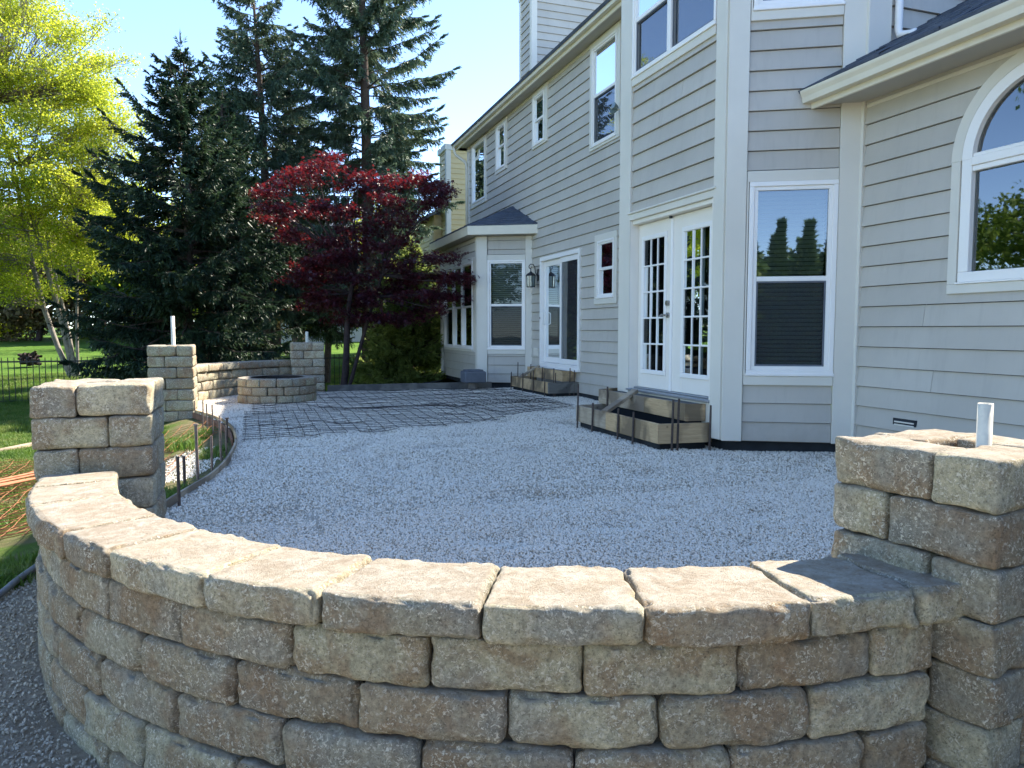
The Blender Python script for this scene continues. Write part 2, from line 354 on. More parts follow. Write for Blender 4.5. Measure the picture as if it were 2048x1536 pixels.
def m_ground():
    """lawn, with soil and trodden grey gravel near the wall (by place)"""
    t = NT("lawn_and_soil"); g = geo(t); sp = t.n("ShaderNodeSeparateXYZ"); t.l(g, sp.inputs[0])
    n1 = t.noise(g, 9, 5, 0.65); n2 = t.noise(g, 0.5, 3)
    grass = t.mix(t.ramp(n1, [(0.3, 0.0), (0.7, 1.0)]), (0.035, 0.085, 0.012), (0.085, 0.165, 0.022))
    grass = t.mix(t.ramp(n2, [(0.4, 0.0), (0.6, 0.5)]), grass, (0.12, 0.19, 0.03))
    soil = t.mix(t.ramp(t.noise(g, 14, 5, 0.7), [(0.3, 0.0), (0.7, 1.0)]), (0.09, 0.06, 0.035), (0.21, 0.155, 0.10))
    # near grass is trodden: straw and bare patches
    d = t.math('ADD', t.math('MULTIPLY', sp.outputs[1], 0.5), t.math('MULTIPLY', t.noise(g, 1.2, 4), 5.0))
    near = t.ramp(d, [(0.0, 1.0), (1.0, 0.0)])
    pn = t.math('SUBTRACT', 1.0, t.ramp(t.math('MULTIPLY', sp.outputs[1], 0.06), [(0.5, 0.0), (0.75, 1.0)]))
    worn = t.math('MULTIPLY', t.ramp(t.noise(g, 1.9, 5, 0.7), [(0.42, 0.0), (0.58, 1.0)]), t.math('MULTIPLY', pn, 0.85))
    strip_ = t.ramp(t.math('ADD', t.math('ADD', t.math('MULTIPLY', sp.outputs[0], .5), .50), t.math('MULTIPLY', t.noise(g, 3.0, 4), .3)), [(.02, 0.0), (.16, 1.0)])
    worn = t.math('MAXIMUM', worn, t.math('MULTIPLY', t.math('MULTIPLY', strip_, t.ramp(t.math('MULTIPLY', sp.outputs[1], .06), [(.76, 1.0), (.84, 0.0)])), t.ramp(t.noise(g, 5, 5, .7), [(0.38, .25), (0.55, 1.0)])))
    c = t.mix(worn, grass, t.mix(0.45, soil, (0.20, 0.20, 0.09)))
    # crushed grey stone path at the foot of the wall: a disc around the camera side
    dx = t.math('SUBTRACT', sp.outputs[0], -0.6); dy = t.math('SUBTRACT', sp.outputs[1], 1.2)
    rr = t.math('POWER', t.math('ADD', t.math('MULTIPLY', dx, dx), t.math('MULTIPLY', dy, t.math('MULTIPLY', dy, 0.8))), 0.5)
    rr = t.math('ADD', rr, t.math('MULTIPLY', t.noise(g, 2.2, 4), 0.9))
    path = t.ramp(t.math('MULTIPLY', rr, 0.25), [(0.80, 1.0), (0.90, 0.0)])
    pc = t.mix(t.ramp(t.noise(g, 60, 5, 0.8), [(0.3, 0.0), (0.7, 1.0)]), (0.30, 0.235, 0.165), (0.54, 0.46, 0.35))
    c = t.mix(path, c, pc)
    bounce_soil = t.ramp(t.math('ADD', t.math('MULTIPLY', sp.outputs[1], -0.5), t.math('MULTIPLY', t.noise(g, 1.1, 4), 1.2)), [(0.15, 0.0), (0.75, 1.0)])  # unseen pale soil behind the camera, added to bounce warm light forward
    far_ = t.ramp(t.math('MULTIPLY', sp.outputs[1], -0.1), [(0.9, 1.0), (1.0, 0.0)])
    c = t.mix(t.math('MULTIPLY', bounce_soil, far_), c, t.mix(t.ramp(t.noise(g, 25, 5, .7), [(0.3, 0.0), (0.7, 1.0)]), (0.33, 0.27, 0.19), (0.46, 0.40, 0.30)))
    h = t.noise(g, 45, 6, 0.8)
    return t.done(t.bsdf(c, 0.95, t.bump(h, 0.9, 0.03), 0.1).outputs[0])
M['ground'] = m_ground()

def m_leaf(name, cols, trans=0.45, tcol=None, rough=0.5, spec=0.3):
    t = NT(name); g = geo(t)
    n = t.n("ShaderNodeTexWhiteNoise"); sn = t.n("ShaderNodeVectorMath", operation='SNAP'); t.l(g, sn.inputs[0]); sn.inputs[1].default_value = (0.22, 0.22, 0.22)
    t.l(sn.outputs[0], n.inputs[0])
    f = t.math('ADD', t.math('MULTIPLY', t.noise(g, 0.9, 3), 0.7), t.math('MULTIPLY', n.outputs[0], 0.3))
    c = t.ramp(f, [(0.3 + 0.4*i/(len(cols)-1), cc) for i, cc in enumerate(cols)])
    b = t.bsdf(c, rough, None, spec)
    tr = t.n("ShaderNodeBsdfTranslucent")
    if tcol: t.l(t.mix(0.6, c, tcol), tr.inputs[0])
    else: t.l(c, tr.inputs[0])
    mx = t.n("ShaderNodeMixShader"); mx.inputs[0].default_value = trans
    t.l(b.outputs[0], mx.inputs[1]); t.l(tr.outputs[0], mx.inputs[2])
    return t.done(mx.outputs[0])
M['needle'] = m_leaf("spruce_needles", [(0.022, 0.048, 0.028), (0.045, 0.082, 0.038), (0.08, 0.12, 0.045)], 0.3)
M['needle0'] = m_leaf('dark_spruce_needles', [(0.014, 0.034, 0.02), (0.028, 0.055, 0.028), (0.05, 0.085, 0.035)], 0.25)
M['needle2'] = m_leaf("blue_spruce_needles", [(0.045, 0.085, 0.055), (0.085, 0.13, 0.08), (0.14, 0.19, 0.11)], 0.32)
M['needle3'] = m_leaf("light_spruce_needles", [(0.14, 0.19, 0.05), (0.25, 0.31, 0.08), (0.38, 0.42, 0.12)], 0.55)
M['spring'] = m_leaf("spring_leaves", [(0.20, 0.30, 0.02), (0.36, 0.43, 0.03), (0.50, 0.52, 0.05)], 0.6, (0.62, 0.66, 0.06))
M['spring2'] = m_leaf("green_leaves", [(0.06, 0.12, 0.02), (0.13, 0.21, 0.03), (0.25, 0.33, 0.05)], 0.5)
M['budding'] = m_leaf("budding_brown_leaves", [(0.12, 0.09, 0.05), (0.20, 0.15, 0.08), (0.26, 0.26, 0.10)], 0.4)
M['maple'] = m_leaf("red_maple_leaves", [(0.026, 0.010, 0.022), (0.048, 0.012, 0.022), (0.085, 0.018, 0.025)], 0.32, (0.33, 0.018, 0.018), 0.4, 0.45)
M['arbor'] = m_leaf("hedge_cedar_foliage", [(0.03, 0.07, 0.02), (0.06, 0.11, 0.03), (0.09, 0.15, 0.04)], 0.2)
M['grass'] = m_leaf("grass_blades", [(0.06, 0.13, 0.015), (0.12, 0.21, 0.03), (0.20, 0.24, 0.06)], 0.4)
M['bark'] = m_simple("spruce_bark", (0.085, 0.065, 0.052), 0.95, 0.1, 0.35, 18, 0.9, 25)
M['barkpale'] = m_simple("pale_bark", (0.24, 0.215, 0.185), 0.9, 0.1, 0.3, 9, 0.6, 20)
M['barkdark'] = m_simple("maple_bark", (0.06, 0.045, 0.045), 0.9, 0.1, 0.3, 12, 0.6, 30)

# ------------------------------------------------------------------ stones
_topo = {}
def boxgrid(nx, ny, nz):
    k = (nx, ny, nz)
    if k in _topo: return _topo[k]
    idx = {}; vs = []; fs = []
    def V(i, j, l):
        if (i, j, l) not in idx: idx[(i, j, l)] = len(vs); vs.append((2*i/nx-1, 2*j/ny-1, 2*l/nz-1))
        return idx[(i, j, l)]
    for i in range(nx):
        for j in range(ny):
            fs.append((V(i,j,0),V(i,j+1,0),V(i+1,j+1,0),V(i+1,j,0))); fs.append((V(i,j,nz),V(i+1,j,nz),V(i+1,j+1,nz),V(i,j+1,nz)))
    for i in range(nx):
        for l in range(nz):
            fs.append((V(i,0,l),V(i+1,0,l),V(i+1,0,l+1),V(i,0,l+1))); fs.append((V(i,ny,l),V(i,ny,l+1),V(i+1,ny,l+1),V(i+1,ny,l)))
    for j in range(ny):
        for l in range(nz):
            fs.append((V(0,j,l),V(0,j,l+1),V(0,j+1,l+1),V(0,j+1,l))); fs.append((V(nx,j,l),V(nx,j+1,l),V(nx,j+1,l+1),V(nx,j,l+1)))
    _topo[k] = (np.array(vs), np.array(fs)); return _topo[k]
_sc = [0]
def stone_local(L, D, H, r=0.028, amp=0.006, res=0.02, flat_top=False):
    """a tumbled block centred on the origin: rounded, chipped, slightly uneven"""
    _sc[0] += 1; sd = _sc[0]
    n = [max(4, int(round(q/res))) for q in (L, D, H)]
    # denser near the edges: warp the grid
    u, f = boxgrid(*n); u = np.sign(u)*(1-(1-np.abs(u))**1.5)
    half = np.array([L, D, H])/2
    p = u*half
    rv = r*(1.0 + 0.6*vnoise(u*1.6+sd*3.1, sd)[:, None])
    rv = np.clip(rv, r*0.4, min(L, D, H)*0.42)
    q = np.clip(p, -half+rv, half-rv); d = p-q; ln = np.linalg.norm(d, axis=1)[:, None]
    m = ln[:, 0] > 1e-7; out = p.copy()
    mx = np.abs(d).max(axis=1)[:, None]
    out[m] = q[m] + d[m]/ln[m]*np.minimum(rv[m], mx[m])
    nrm = d/np.maximum(ln, 1e-6)
    nz = amp*(vnoise(out/0.075+sd, sd) + 0.55*vnoise(out/0.03+sd, sd+1) + 0.35*vnoise(out/0.013+sd, sd+2))
    if flat_top: nz = np.where(nrm[:, 2] > 0.97, nz*0.12, nz)
    edge = np.clip((np.sort(np.abs(nrm), axis=1)[:, 1]-.12)/.4, 0, 1)
    chip = np.clip(vnoise(out/0.042+sd*2.3, sd+5)-.22, 0, 1)*edge*.026 + np.clip(vnoise(out/0.018+sd*1.7, sd+6)-.25, 0, 1)*edge*.010
    out = out + nrm*(nz-chip*(r/.028))[:, None]
    return out, f
def stone_at(parent, mat, L, D, H, cx, cy, cz, rot=0.0, name='stone', **kw):
    p, f = stone_local(L, D, H, **kw)
    rng = random.Random(_sc[0]); rot += rng.uniform(-.012, .012)
    c, s = math.cos(rot), math.sin(rot)
    P = np.empty_like(p); P[:,0] = cx + p[:,0]*c - p[:,1]*s; P[:,1] = cy + p[:,0]*s + p[:,1]*c; P[:,2] = cz + p[:,2]
    return mesh_obj(name, P, f, mat, parent, True)
def stone_arc(parent, mat, c, R0, a0, a1, D, z0, z1, name='stone', gap=0.006, jit=0.006, inward=True, **kw):
    """block bent along a circle; the face lies on radius R0, its body goes inward (or outward)"""
    rng = random.Random(_sc[0]*7+1)
    L = R0*R(abs(a1-a0)) - gap; am = R((a0+a1)/2); H = z1-z0-0.003
    p, f = stone_local(L, D, H, **kw)
    off = rng.uniform(-jit, jit)
    sgn = -1 if inward else 1
    rad = R0 + off + sgn*(p[:,1]+D/2)*1.0
    ang = am + p[:,0]/R0
    tilt = rng.uniform(-.006, .006)
    P = np.stack([c[0]+rad*np.cos(ang), c[1]+rad*np.sin(ang), (z0+z1)/2 + p[:,2] + p[:,0]*tilt], 1)
    if inward: f = f[:, ::-1]
    return mesh_obj(name, P, f, mat, parent, True)

# ------------------------------------------------------------------ ground
PATIO = [(-.50,4.30),(-.56,5.1),(-.46,5.6),(-.33,6.1),(-.25,6.6),(-.20,7.2),(-.17,7.9),(-.19,8.5),(-.24,9.2),(-.36,9.9),(-.52,10.5),(-.76,11.2)]
def seg_dist(x, y, P):
    best = 1e9
    for (x0,y0),(x1,y1) in zip(P[:-1], P[1:]):
        dx, dy = x1-x0, y1-y0; t = max(0, min(1, ((x-x0)*dx+(y-y0)*dy)/(dx*dx+dy*dy)))
        d = math.hypot(x-x0-dx*t, y-y0-dy*t); best = min(best, d)
    return best
def ground_z(x, y):
    d = 0.33*x + 0.944*y
    if d < 4: b = -0.26
    elif d < 18: b = -0.26 - 0.48*((d-4)/14)
    else: b = -0.74 + 0.040*(d-18) if d < 70 else -0.74+0.040*52
    if 3 < y < 15 and x < 1:
        e = seg_dist(x, y, PATIO + [(-1.1,12.4),(-.9,13.4)]); k = max(0, min(1, 1 - e/1.6)); k = k*k*(3-2*k)
        b = b*(1-k) + (-0.07)*k
    if x > 0.8 and y > 14 and d < 22:
        k = max(0, min(1, (y-14.1)/5)); b = min(b, -0.2-0.5*k) 
    return b + 0.02*mnoise.noise(Vector((x*1.3, y*1.3, 0))) if d < 40 else b
xs = np.concatenate([np.linspace(-160,-24,18), np.linspace(-22,-6,17), np.linspace(-5.5,3,48), np.linspace(3.5,24,28), np.linspace(30,160,14)])
ys = np.concatenate([np.linspace(-80,-5,14), np.linspace(-4,16,110), np.linspace(16.5,40,48), np.linspace(42,250,40)])
gv = []; 
for y in ys:
    for x in xs: gv.append((x, y, ground_z(x, y)))
nx = len(xs); gf = [(j*nx+i, j*nx+i+1, (j+1)*nx+i+1, (j+1)*nx+i) for j in range(len(ys)-1) for i in range(nx-1)]
ground = mesh_obj('ground', np.array(gv), np.array(gf), M['ground'], None, True); tag(ground, kind='structure')

# gravel bed of the patio: a fine sheet, gently uneven, cut to the patio outline
CW = (1.688, 4.064)                       # centre of the near seat wall
def patio_outline():
    P = []
    for a in np.linspace(275, 182, 30): P.append((CW[0]+2.36*math.cos(R(a)), CW[1]+2.36*math.sin(R(a))))
    P += PATIO[1:] + [(-.95,11.7),(-1.05,12.4),(-1.0,13.2),(-.5,14.0),(.2,14.6),(.8,14.9),(1.3,14.25),(4.3,14.1),(6,14.1),(6,1.3)]
    return P
PO = patio_outline()
def inside(x, y, P):
    c = False; j = len(P)-1
    for i in range(len(P)):
        if (P[i][1] > y) != (P[j][1] > y) and x < (P[j][0]-P[i][0])*(y-P[i][1])/(P[j][1]-P[i][1])+P[i][0]: c = not c
        j = i
    return c
import bmesh
bm = bmesh.new(); f = bm.faces.new([bm.verts.new((x, y, 0)) for x, y in PO]); bmesh.ops.triangulate(bm, faces=[f])
for k in range(60):      # cut into a grid by planes so that it can undulate
    pass
for x in np.arange(-1, 6, 0.09): bmesh.ops.bisect_plane(bm, geom=bm.verts[:]+bm.edges[:]+bm.faces[:], plane_co=(x,0,0), plane_no=(1,0,0))
for y in np.arange(1.5, 15, 0.09): bmesh.ops.bisect_plane(bm, geom=bm.verts[:]+bm.edges[:]+bm.faces[:], plane_co=(0,y,0), plane_no=(0,1,0))
def gz(x, y):
    f = mnoise.noise(Vector((x*2.6+4, y*2.2, 11)))
    return 0.016*mnoise.noise(Vector((x*.9, y*.9, 3))) + 0.009*mnoise.noise(Vector((x*3.4, y*3.4, 7))) - (.022*min(1, (f-.28)*5) if f > .28 else 0)
for v in bm.verts: v.co.z = gz(v.co.x, v.co.y)
me = bpy.data.meshes.new('gravel_bed'); bm.to_mesh(me)
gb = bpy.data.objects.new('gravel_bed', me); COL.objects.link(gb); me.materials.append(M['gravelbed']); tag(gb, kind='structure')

# ---- scattered instances (stuff)
def pebble(name, seed, mat, flat=0.6):
    import bmesh as B
    b = B.new(); B.ops.create_icosphere(b, subdivisions=1, radius=0.5); rg = random.Random(seed)
    for v in b.verts:
        k = rg.uniform(0.72, 1.12); v.co = Vector((v.co.x*k*rg.uniform(.95,1.25), v.co.y*k*0.85, v.co.z*k*flat))
    m = bpy.data.meshes.new(name); b.to_mesh(m); b.free(); m.materials.append(mat)
    return bpy.data.objects.new(name, m)
def tuft(name, seed, n=9, h=0.06, mat=None, spread=0.03):
    rg = random.Random(seed); vs = []; fs = []
    for i in range(n):
        a = rg.uniform(0, 6.28); x, y = rg.uniform(-spread, spread), rg.uniform(-spread, spread); hh = h*rg.uniform(.5, 1.1); w = 0.0022+h*0.02; l = hh*rg.uniform(.2,.9)
        ca, sa = math.cos(a), math.sin(a); b = len(vs)
        vs += [(x-sa*w, y+ca*w, 0), (x+sa*w, y-ca*w, 0), (x+ca*l*.4+sa*w*.7, y+sa*l*.4-ca*w*.7, hh*.65), (x+ca*l*.4-sa*w*.7, y+sa*l*.4+ca*w*.7, hh*.65), (x+ca*l, y+sa*l, hh)]
        fs += [(b, b+1, b+2, b+3), (b+3, b+2, b+4)]
    m = bpy.data.meshes.new(name); m.from_pydata(vs, [], fs); m.materials.append(mat)
    return bpy.data.objects.new(name, m)
def scatter(name, emitter, variants, density, smin, smax, seed, tilt=3.14, zoff=0.0):
    col = bpy.data.collections.new(name + "_kinds")
    for v in variants: col.objects.link(v)
    ng = bpy.data.node_groups.new(name, 'GeometryNodeTree')
    ng.interface.new_socket('Geometry', in_out='INPUT', socket_type='NodeSocketGeometry'); ng.interface.new_socket('Geometry', in_out='OUTPUT', socket_type='NodeSocketGeometry')
    N = ng.nodes.new; L = ng.links.new
    gi = N('NodeGroupInput'); go = N('NodeGroupOutput')
    dp = N('GeometryNodeDistributePointsOnFaces'); dp.inputs['Density'].default_value = density; dp.inputs['Seed'].default_value = seed
    ci = N('GeometryNodeCollectionInfo'); ci.inputs[0].default_value = col; ci.inputs['Separate Children'].default_value = True; ci.inputs['Reset Children'].default_value = True
    ip = N('GeometryNodeInstanceOnPoints'); ip.inputs['Pick Instance'].default_value = True
    rv = N('FunctionNodeRandomValue'); rv.data_type = 'FLOAT_VECTOR'; rv.inputs[0].default_value = (-tilt, -tilt, -3.14); rv.inputs[1].default_value = (tilt, tilt, 3.14)
    rs = N('FunctionNodeRandomValue'); rs.data_type = 'FLOAT'; rs.inputs[2].default_value = smin; rs.inputs[3].default_value = smax; rs.inputs['Seed'].default_value = 5
    L(gi.outputs[0], dp.inputs[0]); L(dp.outputs[0], ip.inputs['Points']); L(ci.outputs[0], ip.inputs['Instance']); L(rv.outputs[0], ip.inputs['Rotation']); L(rs.outputs[1], ip.inputs['Scale'])
    L(ip.outputs[0], go.inputs[0])
    emitter.name = name; md = emitter.modifiers.new('scatter', 'NODES'); md.node_group = ng
    return emitter
def patch(inside_fn, zf, x0, x1, y0, y1, st):
    vs = []; fs = []; ix = {}
    def V(i, j):
        if (i, j) not in ix: x, y = x0+i*st, y0+j*st; ix[(i,j)] = len(vs); vs.append((x, y, zf(x, y)))
        return ix[(i, j)]
    for i in range(int((x1-x0)/st)):
        for j in range(int((y1-y0)/st)):
            if inside_fn(x0+(i+.5)*st, y0+(j+.5)*st): fs.append((V(i,j),V(i+1,j),V(i+1,j+1),V(i,j+1)))
    return mesh_obj('patch', vs, fs, M['ground'])
wv = [pebble('white_chip', 10+i, M['rockw']) for i in range(5)] + [pebble('white_chip_small', 20+i, M['rockw'], .5) for i in range(3)] + [pebble('buff_chip', 30, M['rockb'])]
e1 = patch(lambda x, y: inside(x, y, PO) and y < 4.6 and x < 5.3, lambda x, y: gz(x,y)+0.004, -1.2, 5.6, 1.4, 6.2, 0.1)
tag(scatter('white_gravel_near', e1, wv, 11500, 0.0065, 0.0165, 3), 'white crushed limestone covering the patio nearest the wall', 'gravel', kind='stuff')
e2 = patch(lambda x, y: inside(x, y, PO) and y >= 4.6 , lambda x, y: gz(x,y)+0.004, -1.2, 5.6, 4.6, 14.6, 0.1)
tag(scatter('white_gravel_far', e2, wv, 4200, 0.008, 0.020, 4), 'white crushed limestone under the wire mesh by the house', 'gravel', kind='stuff')
e7 = patch(lambda x, y: ((x+.62)/.30)**2+((y-7.6)/.9)**2 < 1+.4*mnoise.noise(Vector((x*6,y*4,3))), lambda x, y: ground_z(x,y)+.006, -1.1, -.3, 6.4, 8.8, .05)
tag(scatter('spilt_gravel', e7, wv, 2600, .009, .02, 14), 'pale gravel spilt on the soil inside the bent form board', 'gravel', kind='stuff')
def in_path(x, y):
    if math.hypot(x-CW[0], y-CW[1]) < 2.6: return False
    return ((x+.6)**2 + .8*(y-1.2)**2)**.5 + .5*mnoise.noise(Vector((x*2,y*2,0))) < 2.95
dv = [pebble('path_chip', 40+i, M['rockd'], 0.5) for i in range(4)]
e3 = patch(in_path, lambda x, y: ground_z(x,y)+0.004, -4, 2.5, 0.6, 4.4, 0.1)
tag(scatter('path_gravel', e3, dv, 4200, 0.003, 0.020, 6), 'trodden grey gravel and chips at the foot of the curved wall', 'gravel', kind='stuff')
def in_lawn(x, y):
    if math.hypot(x-CW[0], y-CW[1]) < 2.66 or inside(x, y, PO): return False
    if ((x+.6)**2 + .8*(y-1.2)**2)**.5 < 2.8: return False
    if x > -1.6: return y < 13 and x < 0.0 and mnoise.noise(Vector((x*1.9,y*1.3,5))) > 0.16 and seg_dist(x,y,PATIO) > 0.16
    return mnoise.noise(Vector((x*1.2,y*1.2,2))) > -0.38 or y > 8
gvr = [tuft('grass_tuft', 70+i, 10, 0.05, M['grass']) for i in range(4)]
e4 = patch(in_lawn, ground_z, -6.5, 0.2, 2.8, 14, 0.2)
tag(scatter('lawn_grass', e4, gvr, 900, 0.6, 1.5, 8, 0.25), 'worn green lawn grass left of the stone pillars', 'grass', kind='stuff')
gv2 = [tuft('far_grass_tuft', 90+i, 10, 0.07, M['grass'], 0.06) for i in range(3)]
e5 = patch(lambda x, y: not (x > 0.8 and y < 16) and not inside(x, y, PO), ground_z, -16, 7, 14, 30, 0.5)
tag(scatter('far_lawn_grass', e5, gv2, 190, 0.8, 1.5, 9, 0.25), 'bright green lawn behind the black fence', 'grass', kind='stuff')

# ------------------------------------------------------------------ house
class Wall:
    def __init__(s, o, u, n): s.M = Matrix(((u[0], n[0], 0, o[0]), (u[1], n[1], 0, o[1]), (0, 0, 1, 0), (0, 0, 0, 1)))
    def mb(s): return MB(s.M)
EXP = 0.178
def siding(wall, parent, a0, a1, z0, z1, openings=(), zb=None, joints=3.6, seed=0, name='siding_board', arch=None, top=None, exp=EXP, mat=None):
    rg = random.Random(seed); k = 0; base = z0 if zb is None else zb
    k0 = int(math.floor((z0-base)/exp+1e-6)); z = base + k0*exp
    while z < z1-0.01:
        za, zt = max(z, z0), min(z+exp, z1)
        A1 = a1; A0 = a0
        if top: A0, A1 = top(za)
        # butt joints
        js = [A0]; t = A0 + rg.uniform(0.5, joints)
        while t < A1-0.4: js.append(t); t += joints
        js.append(A1)
        subs = 6 if arch and zt > arch[1]-arch[2] and za < arch[1]+arch[2] else 1
        levels = sorted(set([za, zt] + [zz for o in openings for zz in (o[2], o[3]) if za < zz < zt] + [za+(zt-za)*i/subs for i in range(subs)]))
        for s0, s1 in zip(js[:-1], js[1:]):
            rects = []
            for l0, l1 in zip(levels[:-1], levels[1:]):
                mid = (l0+l1)/2; cuts = [(o[0], o[1]) for o in openings if o[2] < mid < o[3]]
                if arch and mid >= arch[1] and mid-arch[1] < arch[2]:
                    h = math.sqrt(arch[2]**2-(mid-arch[1])**2); cuts.append((arch[0]-h, arch[0]+h))
                segs = [(s0+0.0018, s1-0.0018)]
                for c0, c1 in cuts:
                    ns = []
                    for p, q in segs:
                        if c1 <= p or c0 >= q: ns.append((p, q)); continue
                        if c0 > p: ns.append((p, c0))
                        if c1 < q: ns.append((c1, q))
                    segs = ns
                rects += [(p, q, l0, l1) for p, q in segs if q-p > 0.02]
            groups = []
            for rc in rects:
                hit = [g for g in groups if any(abs(o[3]-rc[2]) < 1e-6 and o[0] < rc[1] and o[1] > rc[0] for o in g)]
                new = [rc]
                for g in hit: new += g; groups.remove(g)
                groups.append(new)
            bo = lambda zz: 0.031 - 0.024*(zz-z)/exp
            for g in groups:
                m = wall.mb()
                for p, q, l0, l1 in g:
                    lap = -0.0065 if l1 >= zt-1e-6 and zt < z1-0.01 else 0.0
                    if lap: m.add([(p,-.003,l1-.012),(q,-.003,l1-.012),(q,.001,l1+.004),(p,.001,l1+.004)], [(0,1,2,3)], 1)  # backing strip that paints the shadow line below the next board
                    m.add([(p,-.003,l0),(p,bo(l0),l0),(p,bo(l1+lap),l1+lap),(p,-.003,l1+lap),(q,-.003,l0),(q,bo(l0),l0),(q,bo(l1+lap),l1+lap),(q,-.003,l1+lap)],
                        [(0,1,2,3),(7,6,5,4),(0,4,5,1),(1,5,6,2),(2,6,7,3),(3,7,4,0)])
                import bmesh
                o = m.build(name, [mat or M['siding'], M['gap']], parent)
                if len(g) > 1:
                    b_ = bmesh.new(); b_.from_mesh(o.data); bmesh.ops.remove_doubles(b_, verts=b_.verts, dist=1e-5); b_.to_mesh(o.data); b_.free()
        z += exp; k += 1

def rect_frame(m, a0, a1, z0, z1, w, b0, b1, bev=0.004, wz=None):
    wz = wz or w
    m.bbox((a0, b0, z0), (a1, b1, z0+wz), bev); m.bbox((a0, b0, z1-wz), (a1, b1, z1), bev)
    m.bbox((a0, b0, z0+wz), (a0+w, b1, z1-wz), bev); m.bbox((a1-w, b0, z0+wz), (a1, b1, z1-wz), bev)
def room(wall, parent, a0, a1, z0, z1, d=0.55, mat='dark', b=-0.03):
    m = wall.mb(); vs = [(a0,b,z0),(a1,b,z0),(a1,b,z1),(a0,b,z1),(a0,-d,z0),(a1,-d,z0),(a1,-d,z1),(a0,-d,z1)]
    m.add(vs, [(0,1,5,4),(1,2,6,5),(2,3,7,6),(3,0,4,7),(4,5,6,7)])
    return mesh_obj('room_lining', m.v, m.f, M[mat], parent)
def window(wall, parent, a0, a1, z0, z1, cas=(0.1, 0.1, 0.1, 0.1), rail=None, fw=0.06, blind=False, screen=False, mull=(), curtain=False, label=None, name='window', glass='glass'):
    """a0..z1 is the outside of the white frame; cas = casing widths (a-, a+, below, above)"""
    m = wall.mb(); rect_frame(m, a0, a1, z0, z1, fw*0.55, -0.02, 0.050); rect_frame(m, a0+fw*.55, a1-fw*.55, z0+fw*.55, z1-fw*.55, fw*.45, -0.03, 0.034, 0.003)
    for mu in mull: m.bbox((mu-0.035, -0.02, z0+fw*.5), (mu+0.035, 0.046, z1-fw*.5), 0.004)
    m.bbox((a0-0.006, -.01, z0-0.012), (a1+0.006, 0.062, z0+0.014), 0.004)
    win = m.build(name, M['white'], parent)
    if label: win['label'] = label
    c = wall.mb(); cl, cr, cb, ct = cas; t = 0.046
    if cb: c.bbox((a0-cl, -.003, z0-cb), (a1+cr, t, z0-0.0125), 0.003)
    if ct: c.bbox((a0-cl, -.003, z1+0.0005), (a1+cr, t, z1+ct), 0.003)
    if cl: c.bbox((a0-cl, -.003, z0-0.012), (a0-0.0065, t-0.001, z1), 0.003)
    if cr: c.bbox((a1+0.0065, -.003, z0-0.012), (a1+cr, t-0.001, z1), 0.003)
    if any(cas): c.build('casing', M['trim'], win)
    i0, i1, j0, j1 = a0+fw, a1-fw, z0+fw, z1-fw
    cols = [i0] + [x for mu in mull for x in (mu-0.035, mu+0.035)] + [i1]
    for p, q in zip(cols[0::2], cols[1::2]):
        if rail:
            s = wall.mb(); s.bbox((p, -0.01, rail-0.022), (q, 0.026, rail+0.022), 0.003); s.build('meeting_rail', M['white'], win)
            spans = [(rail+0.022, j1, 0.012), (j0, rail-0.022, -0.004)]
        else: spans = [(j0, j1, 0.008)]
        for l0, l1, b in spans:
            g = wall.mb(); g.add([(p,b,l0),(q,b,l0),(q,b,l1),(p,b,l1)], [(0,1,2,3)]); g.build('pane', M[glass], win)
        if screen and rail:
            g = wall.mb(); g.add([(p,.018,j0),(q,.018,j0),(q,.018,rail-.022),(p,.018,rail-.022)], [(0,1,2,3)]); g.build('insect_screen', M['screen'], win)
            s = wall.mb(); rect_frame(s, p, q, j0, rail-.022, 0.016, 0.012, 0.022, 0.002); s.build('screen_frame', M['blockgrey'], win)
    if blind:
        bl = wall.mb(); z = j0+0.01
        while z < j1:
            bl.add([(i0+.01,-.075,z),(i1-.01,-.075,z),(i1-.01,-.045,z+.030),(i0+.01,-.045,z+.030)], [(0,1,2,3)]); z += 0.040
        o = bl.build('blind_slats', M['blind'], win); o['kind'] = 'stuff'
    if curtain:
        cu = wall.mb(); n = 24
        vs = []; 
        for i in range(n+1):
            x = i0 + (i1-i0)*0.42*i/n; b = -0.10 + 0.02*math.sin(i*1.9)
            vs += [(x, b, j0), (x, b, j1)]
        cu.add(vs, [(2*i, 2*i+2, 2*i+3, 2*i+1) for i in range(n)]); cu.build('curtain', M['curtain'], win)
    room(wall, win, i0-.02, i1+.02, j0-.02, j1+.02)
    return win

XM, XW, XB = 5.30, 5.20, 4.19
house = empty('house', (XM, 12, 0), 'large two storey grey lap sided house with white windows and french doors', 'house')
WM = Wall((XM, 0), (0, 1), (-1, 0)); WW = Wall((XW, 0), (0, 1), (-1, 0)); WB = Wall((XB, 0), (0, 1), (-1, 0))
U60 = (-0.873, 0.4877); N60 = (-0.4877, -0.873)
C2 = (5.20, 5.40); C1 = (4.19, 5.964); WF = Wall(C2, U60, N60); LF = 1.157
D2 = (5.30, 14.011); D1 = (4.344, 14.545); WA = Wall(D2, U60, N60); LA = 1.095
WBF = Wall((D1[0], 0), (0, 1), (-1, 0))
ZS = 5.74

